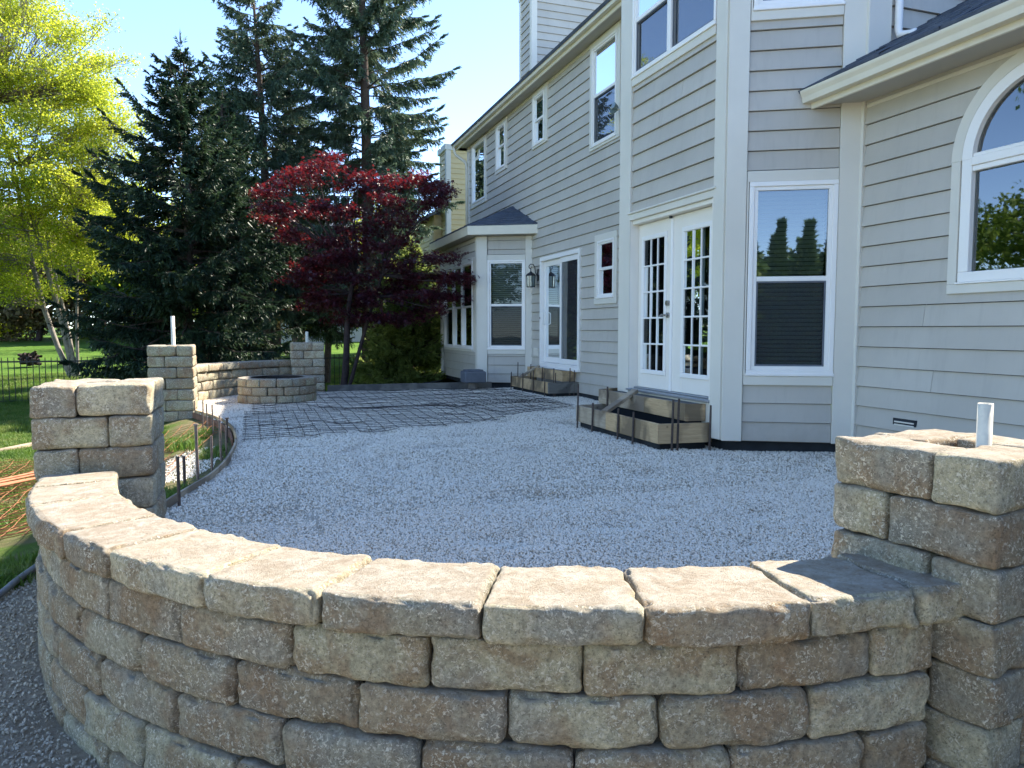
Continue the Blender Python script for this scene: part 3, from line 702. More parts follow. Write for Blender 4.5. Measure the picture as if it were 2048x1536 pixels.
# main wall
ops_main = [(17.08,18.12,4.27,5.69), (15.60,16.17,4.71,5.65), (13.30,13.87,4.71,5.65), (10.345,11.20,4.09,5.64), (11.62,13.46,0.46,2.50), (10.37,10.957,1.662,2.565), (14.03,18.0,-1,3.15)]
siding(WM, house, 8.06, 18.56, 0.08, ZS, ops_main, joints=3.3, seed=2)
window(WM, house, 17.08, 18.12, 4.27, 5.67, (.10,.10,.10,.05), fw=.05, glass='glass2', label='far upstairs picture window reflecting sky')
window(WM, house, 15.60, 16.17, 4.71, 5.64, (.12,.10,.08,.08), rail=5.20, fw=.055)
window(WM, house, 13.30, 13.87, 4.71, 5.64, (.16,.06,.05,.09), rail=5.18, fw=.06)
window(WM, house, 10.345, 11.20, 4.09, 5.64, (.12,.08,.05,.09), rail=4.88, fw=.06, screen=True)
window(WM, house, 10.37, 10.957, 1.662, 2.565, (.10,.09,.10,.10), rail=2.12, fw=.06, blind=True)
# sliding door
m = WM.mb(); rect_frame(m, 11.62, 13.46, 0.46, 2.53, 0.065, -0.05, 0.055, wz=0.075); m.bbox((11.60, -.02, .43), (13.48, .085, .459), .004)
sd = m.build('sliding_door', M['white'], house)
m = WM.mb(); rect_frame(m, 12.46, 13.39, 0.54, 2.45, 0.085, -0.045, -0.012, wz=0.10); fixed = m.build('door_panel', M['white'], sd)
m = WM.mb(); rect_frame(m, 11.69, 12.53, 0.54, 2.45, 0.07, -0.008, 0.026, wz=0.09); m.build('screen_panel', M['white'], sd)
for a0, a1, b, mt in ((12.545, 13.305, -.028, 'glass'), (11.75, 12.47, .004, 'glass'), (11.75, 12.47, .015, 'screen')):
    g = WM.mb(); g.add([(a0,b,.63),(a1,b,.63),(a1,b,2.36),(a0,b,2.36)], [(0,1,2,3)]); g.build('pane' if mt == 'glass' else 'insect_screen', M[mt], sd)
m = WM.mb(); m.tube([(13.30,.0,1.25),(13.30,.05,1.27),(13.30,.05,1.47),(13.30,.0,1.49)], .011, 6); m.build('handle', M['white'], sd)
m = WM.mb(); m.bbox((13.42,.055,1.36),(13.435,.062,1.40),.001); m.build('lock', M['black'], sd)
room(WM, sd, 11.7, 13.4, .5, 2.47, 1.6, b=-.055)
m = WM.mb(); m.bbox((12.5,-1.2,.5),(13.2,-.8,1.35),.02); m.bbox((12.9,-1.1,1.9),(13.0,-1.0,2.0),.02); m.build('indoor_table', M['curtain'], sd)

# french-door bump-out
siding(WB, house, 6.125, 7.775, 2.50, 3.905, (), zb=0.115, joints=9, seed=3)
siding(WB, house, 6.125, 7.775, 5.45, ZS, (), zb=0.115, joints=9, seed=4)
def trimboard(wall, a0, a1, z0, z1, t=0.046, name='trim_board', b0=-.003):
    m = wall.mb(); m.bbox((a0, b0, z0), (a1, t, z1), 0.004); return m.build(name, M['trim'], house)
trimboard(WB, 7.778, 8.04, 0.42, ZS, name='corner_board'); trimboard(WB, 7.80, 8.04, 0.09, 0.419, name='corner_board')
trimboard(WB, 5.955, 6.122, 0.115, ZS, .048, name='corner_board'); trimboard(WF, LF-.165, LF+.018, 0.108, ZS, .048, name='corner_board')
trimboard(WF, -.02, .194, 0.105, ZS, .046, name='corner_board')
wins = window(WB, house, 6.14, 7.765, 4.00, 5.42, (0, 0, .095, .03), rail=4.62, mull=(6.98,), fw=.055, screen=True)
# header with drip cap
m = WB.mb(); m.bbox((6.10, -.003, 2.405), (7.80, .044, 2.475), .005); m.bbox((6.08, -.003, 2.476), (7.815, .062, 2.498), .005); m.build('door_header', M['trim'], house)
m = WB.mb(); m.bbox((7.775,-.12,.44),(7.80,.030,2.404),.003); m.bbox((6.125,-.12,.44),(6.165,.030,2.404),.003); m.bbox((6.166,-.12,2.36),(7.774,.012,2.404),.003)
fd = m.build('french_door', M['door'], house); fd['label'] = 'white double french door with fifteen panes in each leaf'
m = WB.mb(); m.bbox((6.14,-.12,.445),(7.83,.05,.472),.006); m.bbox((6.14,-.1,.4725),(7.79,-.03,.490),.005); m.build('threshold', M['sill'], fd)
for a0, a1, g0, g1 in ((7.045, 7.772, 7.185, 7.635), (6.30, 7.012, 6.335, 6.785)):
    lf0 = a0
    m = WB.mb(); b0, b1 = -.105, -.075
    m.bbox((a0,b0,.492),(g0-.05,b1,2.355),.003); m.bbox((g1+.05,b0,.492),(a1,b1,2.355),.003)
    m.bbox((g0-.05,b0,.492),(g1+.05,b1,.65),.003); m.bbox((g0-.05,b0,2.215),(g1+.05,b1,2.355),.003)
    leaf = m.build('door_leaf', M['door'], fd)
    m = WB.mb(); rect_frame(m, g0-.05, g1+.05, .65, 2.215, .05, -.085, -.060, .006); m.build('glazing_frame', M['white'], fd)
    m = WB.mb(); hw = .009
    for i in (1, 2): x = g0+(g1-g0)*i/3; m.bbox((x-hw,-.086,.70),(x+hw,-.066,2.165),.003)
    for j in range(1, 5): z = .70+1.465*j/5; m.bbox((g0,-.0865,z-hw),(g1,-.0665,z+hw),.003)
    m.build('grille', M['white'], fd)
    for i in range(3):
        for j in range(5):
            x0, x1 = g0+(g1-g0)*i/3, g0+(g1-g0)*(i+1)/3; z0, z1 = .70+1.465*j/5, .70+1.465*(j+1)/5
            rg = random.Random(i*7+j); t = rg.uniform(-.0012, .0012)
            g = WB.mb(); g.add([(x0,-.08+t,z0),(x1,-.08,z0),(x1,-.08-t,z1),(x0,-.08,z1)], [(0,1,2,3)]); g.build('pane', M['glass'], fd)
m = WB.mb(); m.tube([(7.03,-.072,.492),(7.03,-.072,2.33)], .020, 10); m.bbox((7.013,-.105,.492),(7.044,-.07,2.355),.003); m.build('astragal', M['white'], fd)
m = WB.mb(); m.tube([(7.095,-.075,1.44),(7.095,-.045,1.44)], .030, 14); m.tube([(7.095,-.075,1.31),(7.095,-.055,1.31)], .030, 14); m.tube([(7.095,-.055,1.31),(7.095,-.022,1.31)], .011, 8); m.tube([(7.095,-.022,1.31),(7.15,-.020,1.315),(7.205,-.022,1.303),(7.215,-.024,1.312)], [.012,.010,.008,.007], 8); m.build('handle', M['chrome'], fd)
m = WB.mb(); m.tube([(7.03,-.045,2.335),(7.03,-.045,2.358)], .018, 10); m.build('flush_bolt', M['black'], fd)
m = WB.mb(); m.bbox((7.10,-.2,.5),(7.2,-.16,2.3),.01); m.bbox((6.28,-.2,.5),(6.45,-.18,2.3),.01); m.bbox((6.6,-.2,.5),(6.66,-.18,2.3),.01); m.build('curtain', M['curtain'], fd)
room(WB, fd, 6.17, 7.77, .49, 2.36, 1.0, b=-.112)
# jamb below the threshold
trimboard(WB, 6.125, 7.797, 0.10, 0.443, .012, 'skirt_board')
# bay face with window
siding(WF, house, .196, LF-.167, .112, .638, (), zb=.115, joints=9, seed=5)
siding(WF, house, .196, LF-.167, 2.60, 3.93, (), zb=.115, joints=9, seed=6)
window(WF, house, .197, .965, .737, 2.50, (0, .022, .098, .098), rail=1.62, fw=.078, glass='glass2', blind=True, screen=True, label='tall double hung window with a pale blind beside the french doors')
window(WF, house, .197, .965, 4.025, 5.45, (0, .022, .095, .095), rail=4.8, fw=.078, glass='glass2', blind=True)
siding(WF, house, .196, LF-.167, 5.55, ZS, (), zb=.115, joints=9, seed=8)
# hidden return of the bump-out, wall substrate
m = MB(); m.add([(4.19,8.04,.1),(5.3,8.66,.1),(5.3,8.66,ZS),(4.19,8.04,ZS)], [(0,1,2,3)]); m.build('wall', M['siding'], house)
# wing wall and arched window
siding(WW, house, -6.0, 5.375, .114, 3.20, [(3.19,4.31,1.52,2.44)], joints=3.66, seed=9, arch=(3.75, 2.44, 0.62))
trimboard(WW, 5.345, 5.40, .105, 3.19, .046, name='corner_board')
m = WW.mb(); yc, zc = 3.75, 2.44
def arch_ring(m, r0, r1, b0, b1, n=40):
    vs = []; fs = []
    for i in range(n+1):
        a = math.pi*i/n
        for r in (r0, r1):
            for b in (b0, b1): vs.append((yc+r*math.cos(a), b, zc+r*math.sin(a)))
    for i in range(n):
        k = 4*i
        fs += [(k+1,k+3,k+7,k+5),(k+2,k+6,k+7,k+3),(k,k+1,k+5,k+4),(k,k+4,k+6,k+2)]
    fs += [(0,2,3,1),(4*n,4*n+1,4*n+3,4*n+2)]
    m.add(vs, fs)
arch_ring(m, .515, .60, -.02, .045); m.bbox((yc-.60,-.02,1.517),(yc+.60,.045,1.592),.004)
m.bbox((yc-.60,-.02,1.593),(yc-.515,.045,zc),.004); m.bbox((yc+.515,-.02,1.593),(yc+.60,.045,zc),.004)
m.bbox((yc-.514,-.02,2.345),(yc+.514,.040,2.385),.004); m.bbox((yc-.514,-.02,2.386),(yc+.514,.052,2.45),.004); m.bbox((yc-.514,-.02,2.451),(yc+.514,.036,2.478),.004)
m.bbox((yc-.61,-.02,1.502),(yc+.61,.062,1.516),.003)
aw = m.build('arched_window', M['white'], house); aw['label'] = 'arched white window with half round top light in the single storey wing'
m = WW.mb(); arch_ring(m, .602, .69, -.003, .046); m.bbox((yc-.69,-.003,1.43),(yc+.69,.046,1.5015),.003); m.bbox((yc-.69,-.003,1.502),(yc-.612,.045,zc),.003); m.bbox((yc+.612,-.003,1.502),(yc+.69,.045,zc),.003); m.build('casing', M['trim'], aw)
g = WW.mb(); g.add([(yc-.515,0,1.59),(yc+.515,0,1.59),(yc+.515,0,2.346),(yc-.515,0,2.346)], [(0,1,2,3)]); g.build('pane', M['glass2'], aw)
g = WW.mb(); g.add([(yc+.516*math.cos(math.pi*i/30), 0, 2.47+.486*math.sin(math.pi*i/30)) for i in range(31)], [tuple(range(31))]); g.build('pane', M['glass2'], aw)
room(WW, aw, yc-.52, yc+.52, 1.58, 2.98, .8)
# foundation vent
m = WW.mb(); m.bbox((4.685,-.01,.325),(4.93,.024,.40),.003); 
v = m.build('foundation_vent', M['foundation'], house)
m = WW.mb(); m.bbox((4.71,.02,.34),(4.91,.03,.352),.001); m.bbox((4.71,.02,.365),(4.91,.03,.377),.001); m.build('louvre', M['trim'], v)
# dark foundation strip below the siding
m = MB(); 
for p, q in (((5.30,18.5),(5.30,8.6)), ((5.33,8.6),(4.26,8.02)), ((4.26,8.02),(4.26,6.0)), ((4.26,6.0),(5.26,5.44)), ((5.26,5.44),(5.26,-6))):
    m.add([(p[0],p[1],-.3),(q[0],q[1],-.3),(q[0],q[1],.14),(p[0],p[1],.14)], [(0,1,2,3)])
m.build('foundation', M['foundation'], house)
# second-floor end wall above the wing, far corner, back walls and roofs
WE = Wall((0, 5.38), (1, 0), (0, -1))
siding(WE, house, 5.425, 9.5, 3.62, 7.4, (), zb=.114, joints=9, seed=11, top=lambda z: (5.425, 9.5) if z < 5.7 else (max(5.425, 5+(z-5.8)/.5), 9.5))
m = WE.mb(); m.bbox((5.17,-.003,3.3),(5.424,.046,ZS+.05),.004); m.build('corner_board', M['trim'], house)
m = MB(); m.tube([(5.475,5.31,5.6),(5.475,5.31,3.80),(5.475,5.295,3.755),(5.50,5.20,3.735),(5.51,5.15,3.735)], .034, 8); m.build('downspout', M['white'], house, True)
m = MB()
m.add([(13.9,5.4,0),(13.9,18.5,0),(13.9,18.5,5.9),(13.9,5.4,5.9)], [(0,1,2,3)])
m.add([(5.3,18.53,0),(13.9,18.53,0),(13.9,18.53,5.9),(9.5,18.53,8.1),(5.3,18.53,5.9)], [(0,1,2,3,4)])
m.add([(9.5,5.39,3.0),(13.9,5.39,3.0),(13.9,5.39,5.9),(9.5,5.39,8.1)], [(0,1,2,3)])
m.add([(5.2,-6,0),(12.8,-6,0),(12.8,-6,3.2),(9,-6,5.6),(5.2,-6,3.5)], [(0,1,2,3,4)]); m.add([(12.8,-6,0),(12.8,5.4,0),(12.8,5.4,3.3),(12.8,-6,3.3)], [(0,1,2,3)])
m.build('wall', M['siding'], house)
m = WM.mb(); m.bbox((18.42,-.003,.08),(18.57,.046,ZS),.004); m.build('corner_board', M['trim'], house)
def roof_slab(m, pts, t=0.05): # thick sheet from 4 points
    vs = [Vector(p) for p in pts]; n = (vs[1]-vs[0]).cross(vs[-1]-vs[0]).normalized()
    if n.z < 0: n = -n
    k = len(vs); m.add([v for v in vs]+[v-n*t for v in vs], [tuple(range(k)), tuple(range(2*k-1,k-1,-1))]+[(i,(i+1)%k,k+(i+1)%k,k+i) for i in range(k)])
m = MB(); roof_slab(m, [(4.90,5.20,5.87),(4.90,18.85,5.87),(9.5,18.85,8.17),(9.5,5.20,8.17)]); roof_slab(m, [(9.5,5.20,8.17),(9.5,18.85,8.17),(14.2,18.85,5.82),(14.2,5.20,5.82)])
roof_slab(m, [(4.02,6.0,5.80),(4.02,8.0,5.80),(5.3,8.4,6.20),(5.3,5.6,6.20)]); roof_slab(m, [(4.02,6.0,5.80),(5.3,5.6,6.20),(5.05,5.38,5.80)]) 
m.build('roof', M['shingle'], house)
def shingles(parent, x0, z0, x1, slope, y0, y1, exp=.13, seed=0, yl=None):
    rg = random.Random(seed); m = MB(); k = 0; x = x0
    dx = exp/math.sqrt(1+slope*slope)
    while x < x1:
        z = z0+(x-x0)*slope; y = y0 if yl is None else yl(x)[0]; ye = y1 if yl is None else yl(x)[1]
        while y < ye:
            wd = rg.uniform(.14,.30); q = min(ye, y+wd); h = rg.uniform(.006,.016)
            xa, xb = x-rg.uniform(0,.006), x+dx*1.15
            m.add([(xa,y+.003,z+h),(xb,y+.003,z+h+(xb-xa)*slope-.006),(xb,q-.003,z+h+(xb-xa)*slope-.006),(xa,q-.003,z+h),(xa,y+.003,z-.01),(xa,q-.003,z-.01)], [(0,1,2,3),(0,3,5,4)]); y = q
        x += dx
    o = mesh_obj('shingle_courses', m.v, m.f, M['shingle'], parent); o['kind'] = 'stuff'; return o
m = MB(); roof_slab(m, [(4.70,-6.3,3.30),(4.70,5.37,3.30),(9.0,5.37,5.64),(9.0,-6.3,5.64)]); roof_slab(m, [(9.0,5.37,5.64),(9.0,-6.3,5.64),(13.2,-6.3,3.35),(13.2,5.37,3.35)])
roof_slab(m, [(4.70,5.371,3.30),(4.70,5.66,3.30),(5.19,5.405,3.567),(5.19,5.371,3.567)])
wr = m.build('roof', M['shingle'], house)
shingles(wr, 4.72, 3.315, 8.9, .5442, 2.0, 5.36, seed=3)
def gutter(y0, y1, xf, zt, name='gutter', w=.105, h=.105):
    m = MB(); x0 = xf-w
    prof = [(xf,zt),(xf,zt-h),(x0+.03,zt-h),(x0+.022,zt-h*.55),(x0+.004,zt-h*.25),(x0,zt-.012),(x0,zt),(x0+.012,zt+.001),(x0+.012,zt-.012),(x0+.03,zt-h+.008),(xf-.004,zt-h+.008),(xf-.004,zt)]
    n = len(prof); vs = [(x,y0,z) for x,z in prof]+[(x,y1,z) for x,z in prof]
    m.add(vs, [(i,(i+1)%n,n+(i+1)%n,n+i) for i in range(n)]+[tuple(range(6)), tuple(range(n+5,n-1,-1))]); return m.build(name, M['gutter'], house)
gutter(5.2, 18.86, 5.02, 5.88); gutter(-6.2, 5.62, 4.795, 3.285)
m = MB(); m.bbox((5.021,5.2,5.715),(5.046,18.84,5.87),.003); m.build('fascia', M['gutter'], house)
m = MB(); m.bbox((4.796,-6.2,3.13),(4.82,5.60,3.29),.003); m.bbox((4.82,5.575,3.13),(5.16,5.40,3.30),.003) if False else None; m.build('fascia', M['gutter'], house)
m = MB(); m.box((5.046,5.2,5.742),(5.40,18.84,5.752)); m.box((5.0,18.56,5.742),(5.6,18.86,5.752)); m.build('soffit', M['soffit'], house)
m = MB(); m.box((4.82,-6.2,3.165),(5.30,5.42,3.176)); m.add([(4.82,5.42,3.166),(5.16,5.42,3.166),(4.82,5.60,3.166)], [(0,1,2)]); m.build('soffit', M['soffit'], house)
m = WM.mb(); m.bbox((8.3,-.003,5.69),(18.56,.028,5.741),.003); m.build('frieze_board', M['trim'], house)
m = WW.mb(); m.bbox((-6,-.003,3.11),(5.34,.020,3.164),.003); m.build('frieze_board', M['trim'], house)
m = MB(); m.add([(4.10,5.9,5.74),(4.10,8.1,5.74),(5.3,8.8,5.74),(5.3,5.3,5.74)], [(0,1,2,3)]); m.build('soffit', M['soffit'], house)
m = MB(); m.tube([(4.97,18.74,5.80),(4.97,18.74,5.68),(5.0,18.70,5.58),(5.16,18.60,5.44),(5.215,18.52,5.36),(5.225,18.50,5.24),(5.225,18.50,3.35)], .036, 8); m.build('downspout', M['gutter'], house, True)

# far bay
siding(WA, house, .13, .905, .09, .66, (), zb=.09, joints=9, seed=12); siding(WA, house, .13, .905, 2.66, 3.02, (), zb=.09, joints=9, seed=13)
trimboard(WA, -.01, .127, .085, 3.02, name='corner_board'); trimboard(WA, .908, LA+.016, .085, 3.02, name='corner_board')
window(WA, house, .13, .903, .765, 2.55, (0, 0, .10, .10), rail=1.65, fw=.072, blind=True, screen=True, label='double hung window with a pale blind in the far bay')
siding(WBF, house, 14.64, 17.45, .09, .70, (), zb=.09, joints=9, seed=14); siding(WBF, house, 14.64, 17.45, 2.64, 3.02, (), zb=.09, joints=9, seed=15)
trimboard(WBF, D1[1]-.01, 14.64, .085, 3.02, .046, name='corner_board'); trimboard(WBF, 17.452, 17.60, .085, 3.02, .046, name='corner_board')
trimboard(WBF, 14.64, 14.85, .70, 2.64, .03); trimboard(WBF, 17.25, 17.45, .70, 2.64, .03)
window(WBF, house, 14.86, 17.24, .76, 2.56, (0, 0, .06, .08), rail=1.64, mull=(15.70, 16.46), fw=.06)
m = MB(); m.add([(4.344,17.6,.09),(5.3,18.1,.09),(5.3,18.1,3.1),(4.344,17.6,3.1)], [(0,1,2,3)]); m.build('wall', M['siding'], house)
m = MB(); m.add([(5.3,14.05,-.3),(4.41,14.55,-.3),(4.41,17.5,-.3),(5.3,17.5,-.3),(5.3,14.05,.13),(4.41,14.55,.13),(4.41,17.5,.13)], [(0,1,5,4),(1,2,6,5)]); m.build('foundation', M['foundation'], house)
# bay eave and hip roof
EA = Vector((5.30,13.66,3.2)); EB = Vector((4.065,14.35,3.2)); EC = Vector((4.065,17.7,3.2)); ED = Vector((5.3,18.4,3.2)); AP = Vector((5.30,15.15,3.76)); AQ = Vector((5.30,16.9,3.76))
m = MB()
for p, q in ((EA,EB),(EB,EC),(EC,ED)):
    d = (q-p).normalized(); n = Vector((-d.y, d.x, 0)); n = n if n.x > 0 or n.y > 0 else -n
    if (p-EA).length < .01: n = Vector((.4877,.873,0))
    elif (p-EB).length < .01: n = Vector((1,0,0))
    else: n = Vector((.4877,-.873,0))
    o = n*.022; dz = Vector((0,0,-.175)); m.add([p,q,q+o,p+o,p+dz,q+dz,q+o+dz,p+o+dz], [(0,3,2,1),(4,5,6,7),(0,1,5,4),(1,2,6,5),(2,3,7,6),(3,0,4,7)])
m.build('fascia', M['gutter'], house)
m = MB(); m.add([p+Vector((0,0,-.172)) for p in (EA,EB,EC,ED)]+[Vector((5.3,16,3.028))], [(0,1,2,3)]); m.build('soffit', M['soffit'], house)
m = MB(); up = Vector((0,0,.012))
m.add([EA+up,EB+up,EC+up,ED+up,AP+up,AQ+up], [(0,1,4),(1,2,5,4),(2,3,5)]); br = m.build('roof', M['shingle'], house)
m = MB(); rg = random.Random(5)
for (p, q, r0, r1) in ((EA,EB,AP,AP),(EB,EC,AP,AQ)):
    K = 9
    for k in range(K):
        t0, t1 = k/K, (k+1.1)/K if k < K-1 else 1
        a, b = p.lerp(r0, t0), q.lerp(r1, t0); c, d = p.lerp(r0, min(1,t1)), q.lerp(r1, min(1,t1)); s = 0.0
        L = max(.05, (b-a).length)
        while s < 1:
            e = min(1, s+rg.uniform(.15,.3)/L); h = Vector((0,0,rg.uniform(.020,.034)))
            A0, B0, C0, D0 = a.lerp(b,s)+h, a.lerp(b,e)+h, c.lerp(d,e)+h*.5, c.lerp(d,s)+h*.5
            m.add([A0,B0,C0,D0,A0-h*1.2,B0-h*1.2], [(0,1,2,3),(0,4,5,1)]); s = e
o = mesh_obj('shingle_courses', m.v, m.f, M['shingle'], br); o['kind'] = 'stuff'
# chimney chase on the roof
CX0, CX1, CY0, CY1 = 6.62, 9.0, 17.55, 18.42
m = MB(); m.box((CX0+.02,CY0+.02,6.0),(CX1,CY1,9.62)); ch = m.build('chimney', M['siding'], house)
WCf = Wall((0, CY0+.02), (1, 0), (0, -1)); WCs = Wall((CX0+.02, 0), (0, 1), (-1, 0))
siding(WCf, ch, CX0+.14, CX1, 6.3, 9.42, (), zb=6.3, joints=9, seed=16); siding(WCs, ch, CY0+.12, CY1-.1, 6.3, 9.42, (), zb=6.3, joints=9, seed=17)
m = MB(); m.bbox((CX0-.012,CY0-.012,6.3),(CX0+.14,CY0+.05,9.44),.004); m.bbox((CX0-.014,CY0+.05,6.3),(CX0+.05,CY0+.12,9.44),.004); m.bbox((CX0-.012,CY1-.1,6.3),(CX0+.05,CY1+.01,9.44),.004); m.bbox((CX0-.03,CY0-.03,9.441),(CX1+.02,CY1+.03,9.60),.004); m.build('corner_board', M['trim'], ch)
# electrical cover by the slider
m = WM.mb(); m.bbox((13.60,.0,.64),(13.82,.045,.80),.008); eb = m.build('outlet_cover', M['trim'], house)

# lantern and flood light: fixed to the wall, things of their own
lan = empty('wall_lantern', (XM, 13.62, 2.05), 'black scrolled lantern on the wall beside the sliding door', 'wall lamp')
m = MB(); m.bbox((5.262,13.57,2.10),(5.284,13.67,2.33),.006); m.build('wall_plate', M['black'], lan)
LX, LY = 5.12, 13.60
sc_ = [(5.262,13.62,2.20),(5.22,13.62,2.26),(5.21,13.62,2.36),(5.17,13.62,2.42),(5.12,13.615,2.42),(5.085,13.61,2.38),(5.09,13.61,2.345),(5.12,13.61,2.335),(5.135,13.61,2.36),(5.12,13.61,2.375)]
m = MB(); m.tube(sc_, .010, 7); m.tube([(LX,LY,2.335),(LX,LY,2.27)], .011, 7); m.build('scroll_arm', M['black'], lan)
m = MB(); n = 8
prof = [(.018,2.275),(.03,2.26),(.075,2.235),(.098,2.20),(.102,2.192)]
m.tube([(LX,LY,z) for _, z in prof[::-1]], [r for r, _ in prof[::-1]], 12); m.tube([(LX,LY,1.975),(LX,LY,1.99)], [.085,.085], 12); m.build('cap', M['black'], lan)
m = MB()
for k in range(8):
    a = 2*math.pi*k/8; m.tube([(LX+.082*math.cos(a),LY+.082*math.sin(a),1.985),(LX+.092*math.cos(a),LY+.092*math.sin(a),2.2)], .0055, 5)
m.build('cage_bar', M['black'], lan)
m = MB(); m.tube([(LX,LY,1.99),(LX,LY,2.195)], [.076,.084], 12, False); m.build('lamp_glass', M['glasslamp'], lan)
fl = empty('flood_light', (XM, 10.16, 4.35), 'small twin flood light clipped to the wall beside the upstairs window', 'wall lamp')
m = MB(); m.tube([(5.275,10.16,4.42),(5.25,10.16,4.42)], .05, 12); m.tube([(5.25,10.16,4.42),(5.20,10.14,4.40),(5.17,10.12,4.41)], .012, 6); m.build('bracket', M['trim'], fl)
for dy, dz in ((.06,-.03),(-.02,.05)):
    m = MB(); p = Vector((5.19,10.14,4.41)); m.tube([p, p+Vector((-.03,dy*.5,dz*.4)), p+Vector((-.09,dy,dz-.01))], [.016,.03,.05], 12); m.build('lamp_head', M['glasslamp'], fl)

# neighbour's house beyond
nh = empty('neighbouring_house', (8, 27, -.5), 'tan lap sided neighbouring house with a tall chimney beyond the grey house', 'house')
m = MB(); m.box((6.6,25.95,-1),(7.9,27,7.62)); m.build('chimney', M['tan'], nh)
m = MB(); m.box((6.3,26.7,-1),(16,38,5.3)); m.build('wall', M['tan'], nh)
m = MB(); roof_slab(m, [(5.9,26.3,5.2),(5.9,38.4,5.2),(11,38.4,7.8),(11,26.3,7.8)],.1); roof_slab(m, [(11,26.3,7.8),(11,38.4,7.8),(16.4,38.4,5.1),(16.4,26.3,5.1)],.1); m.build('roof', M['shingle'], nh)
siding(Wall((0,25.95),(1,0),(0,-1)), nh, 6.75, 7.9, 1.5, 7.45, (), joints=9, seed=21, exp=.178, mat=M['tan'])
siding(Wall((6.6,0),(0,1),(-1,0)), nh, 26.05, 26.68, 1.5, 7.45, (), joints=9, seed=22, mat=M['tan'])
siding(Wall((6.3,0),(0,1),(-1,0)), nh, 26.8, 36, 0.0, 5.2, (), joints=20, seed=23, mat=M['tan'])
siding(Wall((0,26.7),(1,0),(0,-1)), nh, 6.33, 6.59, 0.0, 5.2, (), joints=20, seed=24, mat=M['tan'])
m = MB(); m.bbox((6.57,25.90,-.5),(6.74,25.98,7.45),.004); m.bbox((6.565,25.98,-.5),(6.62,26.05,7.45),.004); m.bbox((6.52,25.88,7.451),(7.95,27,7.66),.01); m.build('corner_board', M['tantrim'], nh)
def far_house(name, x, y, z, wx, wy, h, mat, label, rz=0):
    hh = empty(name, (x, y, z), label, 'house', rz=rz)
    F = Matrix.Translation((x,y,z)) @ Matrix.Rotation(rz,4,'Z')
    m = MB(F); m.box((-wx/2,-wy/2,-1),(wx/2,wy/2,h)); m.build('wall', mat, hh)
    m = MB(F); roof_slab(m, [(-wx/2-.4,-wy/2-.5,h-.1),(wx/2+.4,-wy/2-.5,h-.1),(wx/2+.4,0,h+wy*.27),(-wx/2-.4,0,h+wy*.27)],.15); roof_slab(m, [(-wx/2-.4,0,h+wy*.27),(wx/2+.4,0,h+wy*.27),(wx/2+.4,wy/2+.5,h-.1),(-wx/2-.4,wy/2+.5,h-.1)],.15); m.build('roof', M['shingle'], hh)
    for i in range(int(wx/2.6)):
        for zz in (1.0, 3.7):
            if zz+1.4 > h: continue
            xx = -wx/2+1.3+i*2.5; m = MB(F); rect_frame(m, xx-.5, xx+.5, zz, zz+1.4, .09, -wy/2-.05, -wy/2+.02) if False else m.box((xx-.55,-wy/2-.04,zz-.05),(xx+.55,-wy/2+.01,zz+1.45)); wn = m.build('window', M['white'], hh)
            m = MB(F); m.box((xx-.45,-wy/2-.05,zz+.05),(xx+.45,-wy/2-.03,zz+1.35)); m.build('pane', M['dark'], wn)
far_house('distant_house', 3.6, 52, .6, 12, 9, 5.6, M['bluegrey'], 'blue grey house glimpsed between the spruce trunks')
#far_house('distant_house', -22, 78, 1.3, 14, 9, 4.5, M['tan'], 'pale low house beyond the far end of the lawn', .2)

# ------------------------------------------------------------------ stone walls and pillars
def pillar(name, label, x, y, w, ztop, h, n, rot=0.0, mirror_first=False, mat='stone', res=0.022, frac=0.63, group='stone pillars around the patio'):
    root = empty(name, (x, y, ztop-n*h), label, 'stone pillar', group)
    c, s_ = math.cos(rot), math.sin(rot); L = w*frac; s = w-L
    for k in range(n):
        mir = (k % 2 == 0) == mirror_first; z = ztop-(k+.5)*h
        for (bx, by, bl, ang) in ((L/2, s/2, L, 0), (w-s/2, L/2, L, 90), (w-L/2, w-s/2, L, 0), (s/2, w-L/2, L, 90)):
            if mir: bx = w-bx
            rg = random.Random(_sc[0]*3+k); bx += rg.uniform(-.005,.005); by += rg.uniform(-.005,.005)
            stone_at(root, M[mat], bl-.004, s-.002, h-.003, x+bx*c-by*s_, y+bx*s_+by*c, z, rot+R(ang), res=res, r=.016, amp=.0045)
    F = Matrix.Translation((x,y,0)) @ Matrix.Rotation(rot,4,'Z'); m = MB(F); q = s*.9
    m.box((q,q,ztop-n*h),(w-q,w-q,ztop-.075)); m.build('gravel_fill', M['stone_warm'], root)
    m = MB(F); m.box((.05,.05,ztop-n*h),(w-.05,w-.05,ztop-h*.5)) if False else None
    return root
ROTR = R(8.65)
pillar('stone_pillar', 'nearest stone pillar, at the end of the curved wall beside the arched window', 1.76, 1.34, .49, .822, .1425, 8, ROTR, False, res=.0155)
pillar('stone_pillar', 'stone pillar on the lawn side where the curved seat wall ends', -.995, 4.02, .52, .888, .154, 8, 0, True, res=.018)
pillar('stone_pillar', 'stone pillar with a tall white pipe left of the fire pit', -1.36, 11.2, .585, .94, .152, 8, 0, False, 'stone_warm', .04)
pillar('stone_pillar', 'farthest stone pillar, beside the foot of the red maple', .68, 14.42, .60, .915, .152, 7, 0, False, 'stone', .045)

